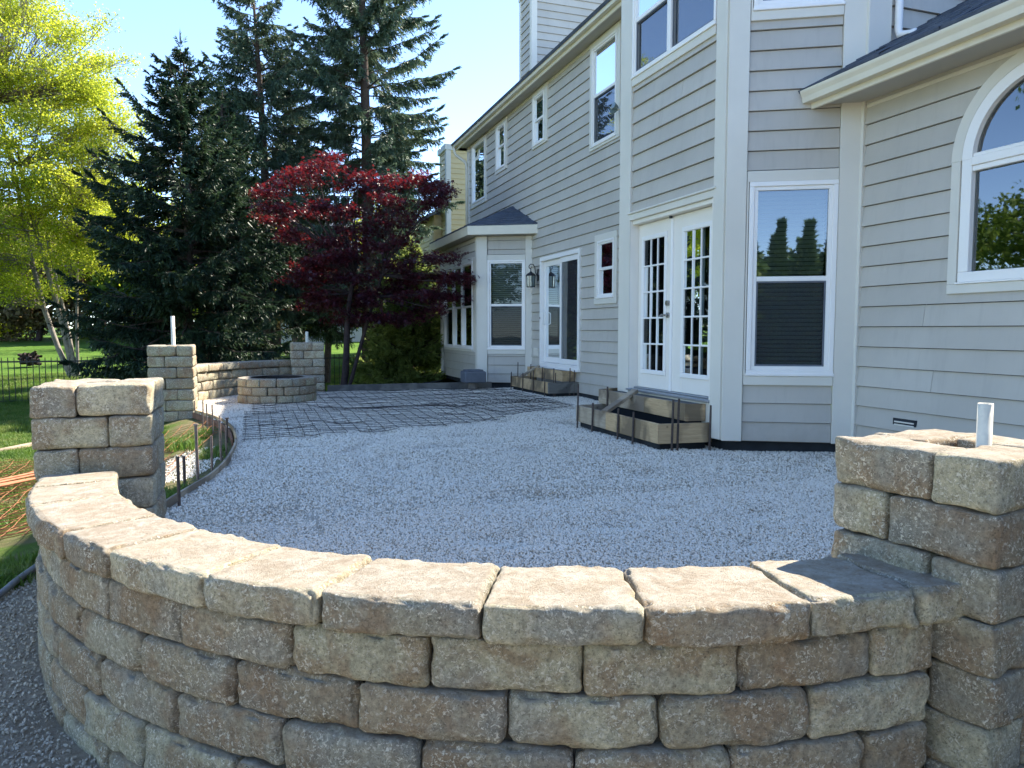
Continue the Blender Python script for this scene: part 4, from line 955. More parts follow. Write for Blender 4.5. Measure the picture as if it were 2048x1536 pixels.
sw = empty('curved_seat_wall', (.4, 1.9, -.32), 'curved tumbled stone seat wall with broad cap stones in the foreground', 'stone wall', 'stone seat walls')
caps = [182.3,188.8,197.4,208.6,216.0,225.8,234.0,243.5,252.2,261.4,268.6,272.6]
for a0, a1 in zip(caps[:-1], caps[1:]):
    stone_arc(sw, M['stone'], CW, 2.635, a0, a1, .325, .378, .480, 'cap_stone', gap=.005, r=.020, amp=.0075, res=.0105, flat_top=True, jit=.006)
rowsA = [[183.2,189.6,198.0,206.4,214.9,223.0,231.8,240.4,249.05,257.7,266.1,270.7],
         [183.2,193.0,201.6,210.4,218.8,227.4,236.1,244.8,253.3,262.0,270.3],
         [183.2,187.5,196.0,204.6,213.2,222.2,231.0,239.9,248.6,257.3,265.7,270.2],
         [183.2,193.6,202.2,210.8,219.0,227.6,236.3,245.0,253.7,262.4,270.2],
         [183.2,188.4,197.1,205.8,214.5,223.2,231.9,240.6,249.3,258.0,266.7,270.2]]
for k, rw in enumerate(rowsA):
    for a0, a1 in zip(rw[:-1], rw[1:]):
        stone_arc(sw, M['stone'], CW, 2.605+.004*k, a0, a1, .23, .377-.140*(k+1), .377-.140*k, 'stone', gap=.003, r=.025, amp=.005, res=.0125, jit=.007)
    stones_in = np.arange(186, 272, 9.5)
    if k < 3:
        for a0 in stones_in: stone_arc(sw, M['stone'], CW, 2.345, a0+(k%2)*4, a0+9.3+(k%2)*4 if a0 < 262 else 271, .10, .377-.140*(k+1), .377-.140*k, 'stone', gap=.004, r=.02, amp=.004, res=.05, jit=.004)
m = MB(); vs = []
A = np.linspace(184, 269.5, 40)
for a in A:
    for r_ in (2.39, 2.56):
        for z in (-.34, .372): vs.append((CW[0]+r_*math.cos(R(a)), CW[1]+r_*math.sin(R(a)), z))
m.add(vs, [f for i in range(39) for f in ((4*i,4*i+1,4*i+5,4*i+4),(4*i+2,4*i+6,4*i+7,4*i+3),(4*i+1,4*i+3,4*i+7,4*i+5))])
m.build('gravel_fill', M['core'], sw)

CF, RF = (2.118, 11.919), 3.126
fw_ = empty('curved_seat_wall', (-.4, 13.8, 0), 'low curved stone seat wall behind the fire pit between two pillars', 'stone wall', 'stone seat walls')
def frow(a_start, a_end, step, off, z0, z1, D, name, dr=0.0, **kw):
    a = a_start; first = True
    while a > a_end+1e-3:
        b = max(a_end, a-(step*off if first else step)); first = False
        if b-a_end < step*.25: b = a_end
        stone_arc(fw_, M['stone_warm'], CF, RF+dr, b, a, D, z0, z1, name, gap=.008, inward=False, res=.04, **kw); a = b
frow(178, 116.5, 8.2, .8, .462, .587, .32, 'cap_stone', -.03, r=.022, amp=.006, flat_top=True)
for k in range(4): frow(178, 116.5, 6.6, (.5, 1, .6, .9)[k], .460-.155*(k+1), .460-.155*k, .25, 'stone', 0, r=.03, amp=.006)

pit = empty('fire_pit', (.367, 12.6, 0), 'round stone block fire pit with a black steel liner on the patio', 'fire pit')
for k in range(3):
    n = 15
    for i in range(n):
        rg = random.Random(i*5+k); a = 360/n*(i+(k%2)*.45)+3
        stone_arc(pit, M['stone_warm'], (.367, 12.6), .61+rg.uniform(-.004,.004), a, a+360/n-.3, .20, .395-.131*(k+1), .395-.131*k, 'stone', gap=.006, r=.014, amp=.003, res=.04, flat_top=True)
m = MB(); n = 40
vs = []; 
for i in range(n):
    a = 2*math.pi*i/n
    for r_, z in ((.405,.398),(.405,.0),(.395,.398),(.395,0.0)): vs.append((.367+r_*math.cos(a), 12.6+r_*math.sin(a), z))
m.add(vs, [f for i in range(n) for f in ((4*i,4*((i+1)%n),4*((i+1)%n)+1,4*i+1),(4*i+2,4*i+3,4*((i+1)%n)+3,4*((i+1)%n)+2),(4*i,4*i+2,4*((i+1)%n)+2,4*((i+1)%n)))])
m.build('steel_liner', M['black'], pit)
m = MB(); m.add([(.367+.40*math.cos(2*math.pi*i/24), 12.6+.40*math.sin(2*math.pi*i/24), .03) for i in range(24)], [tuple(range(24))]); m.build('ash_bed', M['dark'], pit)

# conduits standing out of the pillars
def pipe_thing(x, y, z0, z1, r, label):
    m = MB(); n = 16; vs = []
    for z, rr in ((z0,r),(z1,r),(z1,r*.82),(z0,r*.82)):
        for k in range(n): vs.append((x+rr*math.cos(2*math.pi*k/n), y+rr*math.sin(2*math.pi*k/n), z))
    m.add(vs, [(j*n+k, j*n+(k+1)%n, (j+1)*n+(k+1)%n, (j+1)*n+k) for j in range(3) for k in range(n)])
    return tag(m.build('conduit_pipe', M['pvc'], None, True), label, 'pipe', 'white conduit pipes standing in the pillars')
pipe_thing(2.03, 1.60, .2, .935, .0205, 'cut white pvc pipe standing in the nearest stone pillar')
pipe_thing(-1.052, 11.5, .3, 1.345, .027, 'tall white pipe standing in the pillar left of the fire pit')
pipe_thing(.985, 14.72, .3, 1.12, .028, 'short white pipe standing in the farthest pillar')

# ------------------------------------------------------------------ forms and stakes
fb = empty('curved_form_board', (-.3, 7.5, -.05), 'long bent wooden form board edging the white gravel', 'form board')
P = [(-.50,4.30)] + PATIO[1:]
def strip(pts, z0, z1, t, name, mat, parent):
    m = MB(); n = len(pts); vs = []
    for i, p in enumerate(pts):
        a, b = pts[max(0,i-1)], pts[min(n-1,i+1)]; d = Vector((b[0]-a[0], b[1]-a[1])).normalized(); nn = Vector((-d.y, d.x))
        zz = z1 if not callable(z1) else z1(i)
        for s, z in ((0,z0),(0,zz),(1,zz),(1,z0)): vs.append((p[0]+nn.x*t*s, p[1]+nn.y*t*s, z))
    fs = [(4*i+k, 4*i+(k+1)%4, 4*(i+1)+(k+1)%4, 4*(i+1)+k) for i in range(n-1) for k in range(4)] + [(0,3,2,1),(4*n-4,4*n-3,4*n-2,4*n-1)]
    m.add(vs, fs); return m.build(name, mat, parent)
def smooth(P, k=6):
    out = []
    for i in range(len(P)-1):
        p0, p1, p2, p3 = [Vector(P[max(0,min(len(P)-1,j))]) for j in (i-1,i,i+1,i+2)]
        for t in range(k):
            t /= k; out.append(tuple(.5*((2*p1)+(-p0+p2)*t+(2*p0-5*p1+4*p2-p3)*t*t+(-p0+3*p1-3*p2+p3)*t**3)))
    return out+[P[-1]]
SP = smooth(P)
strip(SP[:38], -.10, .045, .018, 'board', M['wood2'], fb); b2 = strip(SP[37:], -.08, .04, .018, 'board', M['wood'], fb)
strip([(x-.035, y) for x, y in SP[40:]], -.10, .0, .016, 'board', M['redboard'], fb)
bb = MB(); bb.bbox((1.30,14.16,-.10),(3.0,14.20,.125),.004); back = empty('back_form_board', (2.8,14.2,0), 'straight grey form board closing the far edge of the patio', 'form board')
bb.build('board', M['wood3'], back); bb = MB(); bb.bbox((3.003,14.165,-.10),(4.5,14.205,.12),.004); bb.build('board', M['wood3'], back)
def stake(x, y, z0, z1, r, lean=(0,0), mat='steel', parent=None, name='stake', head=False):
    m = MB(); m.tube([(x,y,z0),(x+lean[0],y+lean[1],z1)], r, 8)
    if head: m.tube([(x+lean[0],y+lean[1],z1),(x+lean[0],y+lean[1],z1+.012)], [r*1.7,r*1.5], 8)
    return m.build(name, M[mat], parent, False)
st = [(-.90,11.5,.13,'thin steel stake against the pillar left of the fire pit'),(-.77,11.19,.17,'steel stake just clear of the pillar left of the fire pit'),(-.62,10.12,.27,'tall stake at the far bend of the form board'),
 (-.54,9.78,.25,'leaning stake at the far bend of the form board'),(-.46,9.45,.27,'tall stake next to the leaning one by the form board'),(-.38,9.1,.17,'short stake before the double stake at the form board'),
 (-.29,8.6,.19,'dark double headed stake where the wire mesh meets the form board'),(-.45,6.6,.37,'tallest stake, standing in the bare soil by the tuft of grass'),(-.30,7.45,.30,'thick headed stake at the middle of the bent form board'),
 (-.265,7.75,.22,'short stake behind the thick headed one'),(-.36,6.95,.23,'stake near the pale gravel patch inside the form board'),(-.475,5.24,.33,'nearest stake, on the gravel side of the form board'),
 (-.52,6.21,.18,'stake in the shade between the two nearest tall ones'),(-.60,5.53,.20,'dark stake with tie wire near the lawn side pillar'),(-.67,5.79,.09,'short thin stake half hidden by the lawn side pillar')]
for i, (x, y, z, lb) in enumerate(st):
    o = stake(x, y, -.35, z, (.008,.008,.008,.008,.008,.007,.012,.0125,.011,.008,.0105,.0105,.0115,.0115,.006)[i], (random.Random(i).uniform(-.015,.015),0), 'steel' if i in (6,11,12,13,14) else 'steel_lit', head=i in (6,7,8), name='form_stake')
    tag(o, lb, 'stake', 'steel stakes along the curved form board')
def brd(parent, p, q, z0, z1, t, mat, name='board'):
    """a board standing on edge from p to q (plan), thickness to the left of its run"""
    d = (Vector(q)-Vector(p)); L = d.length; d.normalize(); F = Matrix(((d.x,-d.y,0,p[0]),(d.y,d.x,0,p[1]),(0,0,1,0),(0,0,0,1)))
    m = MB(F); m.bbox((0,0,z0),(L,t,z1),.003); return m.build(name, M[mat], parent)
near = empty('step_form', (3.9, 7.2, .05), 'wooden two step form at the foot of the french doors', 'step form', 'wooden forms for the door steps')
brd(near, (3.61,8.06), (3.61,7.28), .072, .26, .038, 'wood2', 'board') 
brd(near, (3.61,7.277), (3.61,6.20), .070, .26, .038, 'wood', 'board')
brd(near, (3.61,6.198), (4.17,6.148), .072, .258, -.038, 'wood', 'board'); brd(near, (3.65,8.065), (4.35,8.20), .07, .258, .038, 'wood2', 'board')
brd(near, (3.98,8.22), (3.98,7.1), .262, .43, .038, 'wood2', 'board'); brd(near, (3.98,7.097), (3.98,6.31), .262, .43, .038, 'wood', 'board')
brd(near, (3.98,6.308), (4.18,6.268), .262, .428, -.038, 'wood', 'board'); brd(near, (4.02,8.225), (4.45,8.40), .262, .428, .038, 'wood', 'board')
m = MB(); m.box((3.66,6.22,-.05),(4.17,8.04,.14)); m.build('concrete_footing', M['foundation'], near)
m = MB(); m.box((4.03,6.30,.14),(4.18,8.0,.40)); m.build('gravel_fill', M['dark'], near)
m = MB(); m.box((4.03,6.30,.40),(4.18,8.0,.422)); m.build('wet_slab', M['wood3'], near)
def brace(parent, p, q, w=.04, mat='wood2'):
    p, q = Vector(p), Vector(q); d = (q-p); L = d.length; d.normalize(); s = d.cross(Vector((0,0,1))).normalized(); u = s.cross(d)
    F = Matrix(((d.x,s.x,u.x,p.x),(d.y,s.y,u.y,p.y),(d.z,s.z,u.z,p.z),(0,0,0,1))); m = MB(F); m.bbox((0,-w,-.019),(L,w,.019),.003); m.build('brace', M[mat], parent)
brace(near, (3.60,7.28,.262), (4.05,7.42,.47), .045, 'wood2')
for (x,y,z,r) in ((3.585,7.97,.52,.011),(3.585,7.57,.335,.011),(3.585,6.95,.33,.011),(3.585,6.62,.33,.011),(3.80,6.13,.50,.011),(3.745,6.14,.49,.011),(4.13,6.09,.43,.012),(3.955,7.95,.48,.010),(4.30,8.45,.40,.008)):
    stake(x, y, -.1, z, r, (0.012,0), 'steel', near)
far = empty('step_form', (5.0, 12.7, .05), 'wooden two step form at the foot of the sliding door', 'step form', 'wooden forms for the door steps')
brd(far, (4.73,13.68), (4.73,11.74), .07, .26, .038, 'wood', 'board'); brd(far, (4.73,11.738), (5.29,11.74), .07, .258, -.038, 'wood3', 'board'); brd(far, (4.77,13.69), (5.29,13.70), .07, .258, .038, 'wood', 'board')
brd(far, (5.03,13.55), (5.03,11.85), .262, .445, .038, 'wood', 'board'); brd(far, (5.03,11.848), (5.29,11.85), .262, .443, -.038, 'wood', 'board'); brd(far, (5.07,13.56), (5.29,13.56), .262, .443, .038, 'wood', 'board')
m = MB(); m.box((4.78,11.76,0),(5.29,13.66,.13)); m.build('concrete_footing', M['foundation'], far)
brace(far, (4.70,13.1,.262), (5.12,13.15,.475), .035, 'wood2')
for (x,y,z) in ((4.71,13.6,.345),(4.71,12.95,.36),(4.71,12.4,.43),(4.71,11.85,.42),(4.82,11.71,.50),(4.85,11.71,.42),(5.12,11.71,.50),(5.2,11.71,.46),(5.0,13.3,.50),(5.0,12.7,.47),(4.9,13.75,.52)):
    stake(x, y, -.1, z, .0095, (0.01,0), 'steel', far)

# wire mesh sheets, gently buckled
def mesh_sheet(x0, x1, y0f, y1f, mat, label, seed=0, sp=.152, amp=.03, r=.0036, zf=None, name='wire_mesh_sheet', skew=0.0, cut=None):
    m = MB(); base = zf or (lambda x, y: gz(x, y)+.018)
    def P(x, y): return (x+.02*mnoise.noise(Vector((x*1.5,y*1.5,seed))), y+.02*mnoise.noise(Vector((x*1.5,y*1.5,seed+9))), base(x,y)+amp*abs(mnoise.noise(Vector((x*.9,y*1.4,seed+3))))+amp*.4*(1+mnoise.noise(Vector((x*3.1,y*4.3,seed+5)))))
    x = x0
    while x <= x1+1e-6:
        ya, yb = y0f(x), y1f(x); n = max(3, int((yb-ya)/.16)); pts = [P(x+skew*(ya+(yb-ya)*i/n-ya), ya+(yb-ya)*i/n) for i in range(n+1)]
        pts = [p for p in pts if not cut or cut(p[0], p[1])]
        if len(pts) > 2: m.tube(pts, r, 4, False)
        x += sp
    ymin = min(y0f(x0), y0f(x1), y0f((x0+x1)/2)); ymax = max(y1f(x0), y1f(x1)); y = ymin
    while y <= ymax:
        pts = []; x = x0-.03
        while x <= x1+.03:
            if y0f(x)-.02 <= y <= y1f(x)+.02:
                p = P(x+skew*(y-y0f(x)), y)
                if not cut or cut(p[0], p[1]): pts.append(p)
            x += .12
        if len(pts) > 2: m.tube(pts, r, 4, False)
        y += sp
    o = m.build(name, M[mat]); return tag(o, label, 'wire mesh', None)
notpit = lambda x, y: math.hypot(x-.367, y-12.6) > .72
mesh_sheet(-.10, 4.55, lambda x: 8.0+.28*x if x < 2.5 else 8.7+.7*(x-2.5), lambda x: 10.9+.1*x, 'wire', 'buckled black wire mesh sheet on the gravel, the one nearer the curved wall', 1, amp=.016, cut=lambda x,y: notpit(x,y) and (x < 3.45 or y > 8.6 ))
mesh_sheet(.0, 4.62, lambda x: 10.55+.05*x, lambda x: 13.95, 'wire', 'black wire mesh sheet on the gravel between the fire pit and the far bay', 2, amp=.018, cut=notpit)
mesh_sheet(-3.6, -.80, lambda x: 5.2+.2*(x+3), lambda x: 10.6+.15*x, 'rust', 'rusty orange wire mesh sheet lying on the lawn behind the pillar', 3, amp=.03, r=.003, zf=lambda x,y: ground_z(x,y)+.03, skew=.12, cut=lambda x,y: x < -.70 or y > 9)
mesh_sheet(-3.9, -.95, lambda x: 4.9+.1*(x+3), lambda x: 9.8+.1*x, 'rust', 'second rusty wire mesh sheet lying askew on the first', 6, amp=.035, r=.003, zf=lambda x,y: ground_z(x,y)+.07, skew=-.10, cut=lambda x,y: (x < -1.05 or y > 4.75))
for i, (p, q) in enumerate((((-3.6,5.4),(-1.35,9.2)),((-3.55,5.25),(-1.25,9.25)),((-3.7,5.45),(-1.45,9.1)),((-3.45,5.2),(-1.3,9.0)))):
    pts = [(p[0]+(q[0]-p[0])*t, p[1]+(q[1]-p[1])*t, ground_z(p[0]+(q[0]-p[0])*t, p[1]+(q[1]-p[1])*t)+.12+.02*math.sin(t*6+i)+i*.012) for t in np.linspace(0,1,9)]
    m = MB(); m.tube(pts, .011, 6); tag(m.build('steel_rod', M['orange'], None, True), ('thin orange rod at the pillar side of the bundle','orange rusted rod running just above the lowest of the bundle','orange rod on the outer lawn side of the bundle','orange rusted rod lying uppermost in the bundle')[i]+' on the rusty mesh', 'steel rod', 'orange rods bundled on the rusty mesh')
m = MB(Matrix.Translation((-3.1,11.3,ground_z(-3.1,11.3)+.045)) @ Matrix.Rotation(R(64),4,'Z')); m.bbox((-2.2,-.045,-.02),(2.2,.045,.02),.004); tag(m.build('loose_board', M['wood2']), 'long pale board lying on the lawn left of the pillar', 'board')
m = MB(); m.tube([(-1.5,2.9,ground_z(-1.5,2.9)+.02),(-1.3,3.55,ground_z(-1.3,3.5)+.025),(-1.14,4.25,ground_z(-1.1,4.2)+.03),(-1.03,4.75,ground_z(-1,4.7)+.03)], .017, 10); tag(m.build('ground_pipe', M['pipe'], None, True), 'dark grey pipe lying on the path against the lawn side pillar', 'pipe')
# grey basin on a foot, with weed fabric beside it
gb_ = empty('utility_box', (4.0, 13.75, 0), 'grey plastic box on a round foot in front of the far bay', 'utility box')
m = MB(); m.bbox((3.80,13.62,.14),(4.22,13.98,.36),.02); m.build('box', M['blockgrey'], gb_)
m = MB(); m.bbox((3.84,13.66,.361),(4.18,13.94,.39),.012); m.build('lid', M['blockgrey'], gb_)
m = MB(); m.tube([(4.0,13.8,0),(4.0,13.8,.139)], .09, 12); m.build('foot', M['barkpale'], gb_)
m = MB(); n = 14; vs = []; 
for i in range(n+1):
    for j in range(6):
        x = 2.9+1.5*i/n; y = 14.3+j*.25; vs.append((x, y, -.05+.22*math.sin(math.pi*i/n)*(1-j/8)+.05*mnoise.noise(Vector((x*4,y*4,1)))))
m.add(vs, [(i*6+j,(i+1)*6+j,(i+1)*6+j+1,i*6+j+1) for i in range(n) for j in range(5)]); tag(m.build('weed_fabric', M['fabric'], None, True), 'crumpled black weed fabric behind the grey utility box', 'fabric')
# tuft and clod
tf = tuft('grass_clump', 5, 90, .16, M['grass'], .13); COL.objects.link(tf); tf.location = (-.66, 8.4, -.10); tag(tf, 'bright tuft of long grass inside the bent form board', 'grass clump')
cb = pebble('soil_clod', 77, M['barkdark'], .7); cb.scale = (.09,.08,.09); cb.location = (-.68,5.62,.13-.13); COL.objects.link(cb); tag(cb, 'dark clod of soil by the stake with tie wire', 'clod')

# ------------------------------------------------------------------ fence
fe = empty('metal_fence', (-4, 22, -.7), 'black metal picket fence across the lawn behind the trees', 'fence')
YF = 22.0
m = MB(); m.box((-16,YF-.015,.325),(7.5,YF+.015,.365)); m.build('rail', M['black'], fe)
m = MB(); m.box((-16,YF-.015,-.68),(7.5,YF+.015,-.64)); m.build('rail', M['black'], fe)
pm = MB(); pm.box((-.0085,-.0085,-.76),(.0085,.0085,.43)); pm.add([(-.0085,-.0085,.4301),(.0085,-.0085,.4301),(.0085,.0085,.4301),(-.0085,.0085,.4301),(0,0,.47)], [(0,1,4),(1,2,4),(2,3,4),(3,0,4)])
pk = pm.build('picket', M['black']); pk.parent = fe; pk.location = (-16+4, 0, .7)
x = -15.86
while x < 7.4:
    o = pk.copy(); COL.objects.link(o); o.parent = fe; o.location = (x+4, 0, .7); x += .137
po = MB(); po.box((-.03,-.03,-.9),(.03,.03,.50)); post = po.build('post', M['black']); post.parent = fe; post.location = (-12,.05,.7)
for x in (-10, -7.55, -3.6, -1.2, 1.2, 3.6, 6.0):
    o = post.copy(); COL.objects.link(o); o.parent = fe; o.location = (x+4, .05, .7)

# ------------------------------------------------------------------ trees
def limb(m, p, q, r0, r1, n=5, bend=.1, seed=0, seg=5):
    rg = random.Random(seed); p, q = Vector(p), Vector(q); L = (q-p).length
    o = [Vector((rg.uniform(-1,1), rg.uniform(-1,1), rg.uniform(-1,1)))*bend*L for _ in range(2)]
    pts = []; rs = []
    for i in range(seg+1):
        t = i/seg; pts.append(p.lerp(q, t) + o[0]*math.sin(math.pi*t)*.6 + o[1]*math.sin(2*math.pi*t)*.3); rs.append(r0+(r1-r0)*t)
    m.tube(pts, rs, n, False); return pts
def cards(P, D, Wd, L, W, tip=.25):
    """thin tapering leaf cards from P along D, width direction Wd"""
    n = len(P); V = np.empty((n, 4, 3)); L = np.asarray(L)[:, None]; W = np.asarray(W)[:, None]
    V[:,0] = P - Wd*W*.35; V[:,1] = P + D*L*.45 - Wd*W*.5*0 + Wd*W*.5; V[:,2] = P + D*L; V[:,3] = P + D*L*.45 - Wd*W*.5
    V[:,0] = P
    return V.reshape(-1, 3)
def unit(a): return a/np.maximum(np.linalg.norm(a, axis=1), 1e-9)[:, None]
def leaf_mesh(name, V, mat, parent):
    n = len(V)//4; F = np.arange(n*4).reshape(n, 4); o = mesh_obj(name, V, F, mat, parent); return o
def rndunit(r, n): return unit(r.normal(size=(n, 3)))
def spruce(x, y, z0, H, Rm, seed, mat, label, zlow=.08, density=1.0, tw=1.0, group='spruce trees behind the patio', trunk_r=.2, prof=None, lean=0.0, droop=.6):
    rg = random.Random(seed); r = np.random.RandomState(seed)
    root = empty('spruce_tree', (x, y, z0), label, 'tree', group)
    m = MB(); m.tube([(x+lean*t*t+.08*math.sin(t*4+seed), y, z0-.2+H*t) for t in np.linspace(0,1,9)], [trunk_r*(1-t)**.8+.012 for t in np.linspace(0,1,9)], 9, False); m.build('trunk', M['bark'], root, True)
    bm_ = MB(); TP = []; TD = []; TL = []
    z = zlow*H
    prof = prof or (lambda t: (1-t)**.75*.95+.05)
    while z < H*.985:
        t = z/H; nb = 4 if t < .85 else 3
        for k in range(nb):
            a = rg.uniform(0, 2*math.pi); L = Rm*prof(t)*rg.uniform(.65, 1.15); bx = x+lean*t*t; wob = rg.uniform(-.28,.28)
            p0 = Vector((bx, y, z0+z)); d = Vector((math.cos(a), math.sin(a), 0)); up = .55*t-.12*(1-t)
            n = 9; pts = []
            for i in range(n+1):
                s = i/n; pts.append(p0 + d*L*s + Vector((0,0, L*((up+wob)*s - droop*.60*s*s*(1-t*.6) + .30*s**3*(1-t*.4)))) + Vector((rg.uniform(-1,1),rg.uniform(-1,1),rg.uniform(-1,1)))*L*.015)
            bm_.tube(pts, [max(.004, .035*(1-t*.7)*(1-i/n))+.004 for i in range(n+1)], 4, False)
            A = np.array([tuple(p) for p in pts]); nt_ = int(30*L*density*tw)+6
            s = r.uniform(.12, 1.0, nt_)**.8; f = s*n; i0 = np.minimum(f.astype(int), n-1); fr = (f-i0)[:, None]; P = A[i0]*(1-fr)+A[i0+1]*fr
            T = unit(A[i0+1]-A[i0]); side = unit(np.stack([-T[:,1], T[:,0], np.zeros(nt_)], 1))*np.where(r.rand(nt_) < .5, 1, -1)[:, None]
            hang = droop*(.6+.8*(1-t))*r.uniform(.2, 1.6, nt_)[:, None]
            Dd = unit(T*.75 + side*r.uniform(.25, 1.0, nt_)[:, None] + np.array([0,0,-1])*hang + r.normal(size=(nt_,3))*.15)
            tip = (s > .93)[:, None]; Dd = np.where(tip, unit(T+np.array([0,0,.35])), Dd)
            TP.append(P); TD.append(Dd); TL.append((.20+.26*(1-s)*min(1.2,L))*r.uniform(.6,1.3,nt_)*(1-.35*t))
        z += H*rg.uniform(.009, .018)
    # leader
    TP.append(np.array([[x+lean, y, z0+H-.1]]*3)); TD.append(np.array([[0,0,1.],[.3,0,.9],[-.3,.1,.9]])); TL.append(np.array([.4,.3,.3]))
    bm_.build('branches', M['bark'], root)
    P = np.concatenate(TP); D = unit(np.concatenate(TD)); L = np.concatenate(TL); n = len(P)
    # each twig: a stem card and a fan of short needle-clad shoots
    sg = 7; t = np.linspace(.06, .9, sg)
    PP = (P[:,None,:] + D[:,None,:]*L[:,None,None]*t[None,:,None] + np.array([0,0,-1.])*(L[:,None,None]*.22*droop*t[None,:,None]**2)).reshape(-1, 3)
    DD = np.repeat(D, sg, 0); Ls = np.repeat(L, sg)
    SD_ = unit(np.cross(DD, rndunit(r, n*sg))); DD2 = unit(DD*1.0 + SD_*r.uniform(.35,1.0,n*sg)[:,None] + np.array([0,0,-.25]))
    V1 = cards(PP, DD2, unit(np.cross(DD2, rndunit(r, n*sg))), Ls*.30*r.uniform(.6,1.3,n*sg)+.03, np.full(n*sg, .030)*r.uniform(.7,1.4,n*sg))
    V2 = cards(P, D, unit(np.cross(D, rndunit(r, n))), L*1.12, np.full(n, .040))
    leaf_mesh('crown', np.concatenate([V1, V2]), M[mat], root)
    return root
# sizes and places from the photograph
gzz = lambda x, y: ground_z(x, y)
pf_bush = lambda t: min(1.0, .55+1.3*t) * (1-t)**.62
spruce(-1.35, 18.5, gzz(-1.35,18.5), 8.2, 2.55, 11, 'needle0', 'dark bushy spruce left of the pillar with the tall pipe', .02, 1.35, 1.05, trunk_r=.13, prof=lambda t: float(np.interp(t, [0,.3,.5,.62,.7,.8,.92,1], [.95,.92,.86,.76,.58,.34,.16,.06]))+.05*math.sin(t*37))
spruce(.45, 24.0, gzz(.45,24), 12.4, 2.9, 12, 'needle2', 'tall thin crowned spruce behind the fire pit', .19, 1.15, 1.1, trunk_r=.2, prof=lambda t: .62 if t < .5 else min(.75,(1-t)**.5*1.05) + .10*math.sin(t*30), lean=-.2, droop=.95)
spruce(3.3, 22.9, gzz(3.3,22.9), 16.5, 2.5, 13, 'needle2', 'tallest spruce rising behind the red maple, its bare trunk showing below', .17, 1.75, 1.15, trunk_r=.22, prof=lambda t: (.8+.4*t if t < .55 else (1-t)**.55*1.5)+.12*math.sin(t*41), droop=.85)
spruce(1.5, 27.5, gzz(1.5,27.5), 11.2, 2.3, 14, 'needle', 'spruce with a pointed leader between the two tallest ones', .30, 1.0, 1.0, trunk_r=.22)
spruce(-.6, 21.2, gzz(-.6,21.2), 8.2, 2.0, 15, 'needle', 'mid height dark spruce close behind the far seat wall', .38, .9, 1.0, trunk_r=.2, droop=.9)
spruce(3.75, 18.4, gzz(3.75,18.4), 3.9, 1.5, 16, 'needle3', 'young light green spruce beside the far bay', .02, 1.5, 1.0, trunk_r=.08, droop=.4)
spruce(4.75, 25.0, gzz(4.75,25), 8.6, 1.25, 17, 'needle2', 'slender spruce just left of the tan chimney', .05, 1.2, 1.0, trunk_r=.14)
spruce(2.2, 23.8, gzz(2.2,23.8), 4.6, 1.8, 18, 'needle', 'low drooping spruce between the taller trunks', .35, .35, 1.0, trunk_r=.12, droop=.9)

def broadleaf(name, x, y, z0, label, pads, nleaf, lsize, mat, bark, trunks, seed, group=None, palm=False, twig=True, cat='tree', up=.3, tr=.16):
    """pads: (cx, cy, cz, rx, ry, rz) leaf clouds; every pad is reached by a limb"""
    r = np.random.RandomState(seed); rg = random.Random(seed)
    root = empty(name, (x, y, z0), label, cat, group)
    mt = MB(); forks = []
    for (tx, ty, tz, rr) in trunks:
        pts = limb(mt, (x+(tx-x)*.08, y+(ty-y)*.08, z0-.15), (tx, ty, tz), rr, rr*.55, 9, .05, rg.random(), 7); forks += [(p, rr*(1-.45*i/7)) for i, p in enumerate(pts) if i >= 2]
    mt.build('trunk', M[bark], root, True)
    ml = MB(); VV = []; tot = sum(p[3]*p[4]*p[5] for p in pads)**1.0
    wts = np.array([(p[3]*p[4]+p[3]*p[5]) for p in pads]); wts = wts/wts.sum()
    for k, (cx, cy, cz, rx, ry, rz) in enumerate(pads):
        c = Vector((cx, cy, cz)); f, fr = min(forks, key=lambda q: (q[0]-c).length + (0 if q[0].z < cz+.3 else 5))
        lp = limb(ml, f, c, min(fr*.55, .02+.016*(f-c).length), .008, 5, .10, seed*100+k, 6)
        n = int(nleaf*wts[k]); nc = max(6, n//26)
        cc = r.normal(size=(nc,3)); cc = unit(cc)*(r.rand(nc,1)**.45); cc = cc*np.array([rx,ry,rz])+np.array([cx,cy,cz])
        if twig:
            for q in cc[:min(nc, 14)]:
                limb(ml, lp[rg.randint(2,6)], Vector(q), .010, .004, 3, .12, rg.random(), 3)
        per = n//nc+1
        P = np.repeat(cc, per, 0) + r.normal(size=(nc*per,3))*np.array([rx,ry,rz])*.17 + r.normal(size=(nc*per,3))*lsize*.8
        VV.append(P)
    ml.build('branches', M[bark], root)
    P = np.concatenate(VV); n = len(P)
    if palm:
        nrm = unit(r.normal(size=(n,3))*.55+np.array([0,0,1.])); a = unit(np.cross(nrm, rndunit(r,n))); b = np.cross(nrm, a); out = []
        sz = lsize*r.uniform(.65,1.3,n)
        for ang, l in ((0,1.0),(52,.86),(-52,.86),(100,.55),(-100,.55)):
            d = a*math.cos(R(ang))+b*math.sin(R(ang)) + np.array([0,0,-.22]); s_ = -a*math.sin(R(ang))+b*math.cos(R(ang))
            out.append(cards(P, d, s_, sz*l, sz*.30))
        V = np.concatenate(out)
    else:
        D = unit(rndunit(r,n)+np.array([0,0,-up])); s_ = unit(np.cross(D, rndunit(r,n))); sz = lsize*r.uniform(.6,1.3,n); V = cards(P, D, s_, sz, sz*.62)
    leaf_mesh('crown', V, M[mat], root); return root
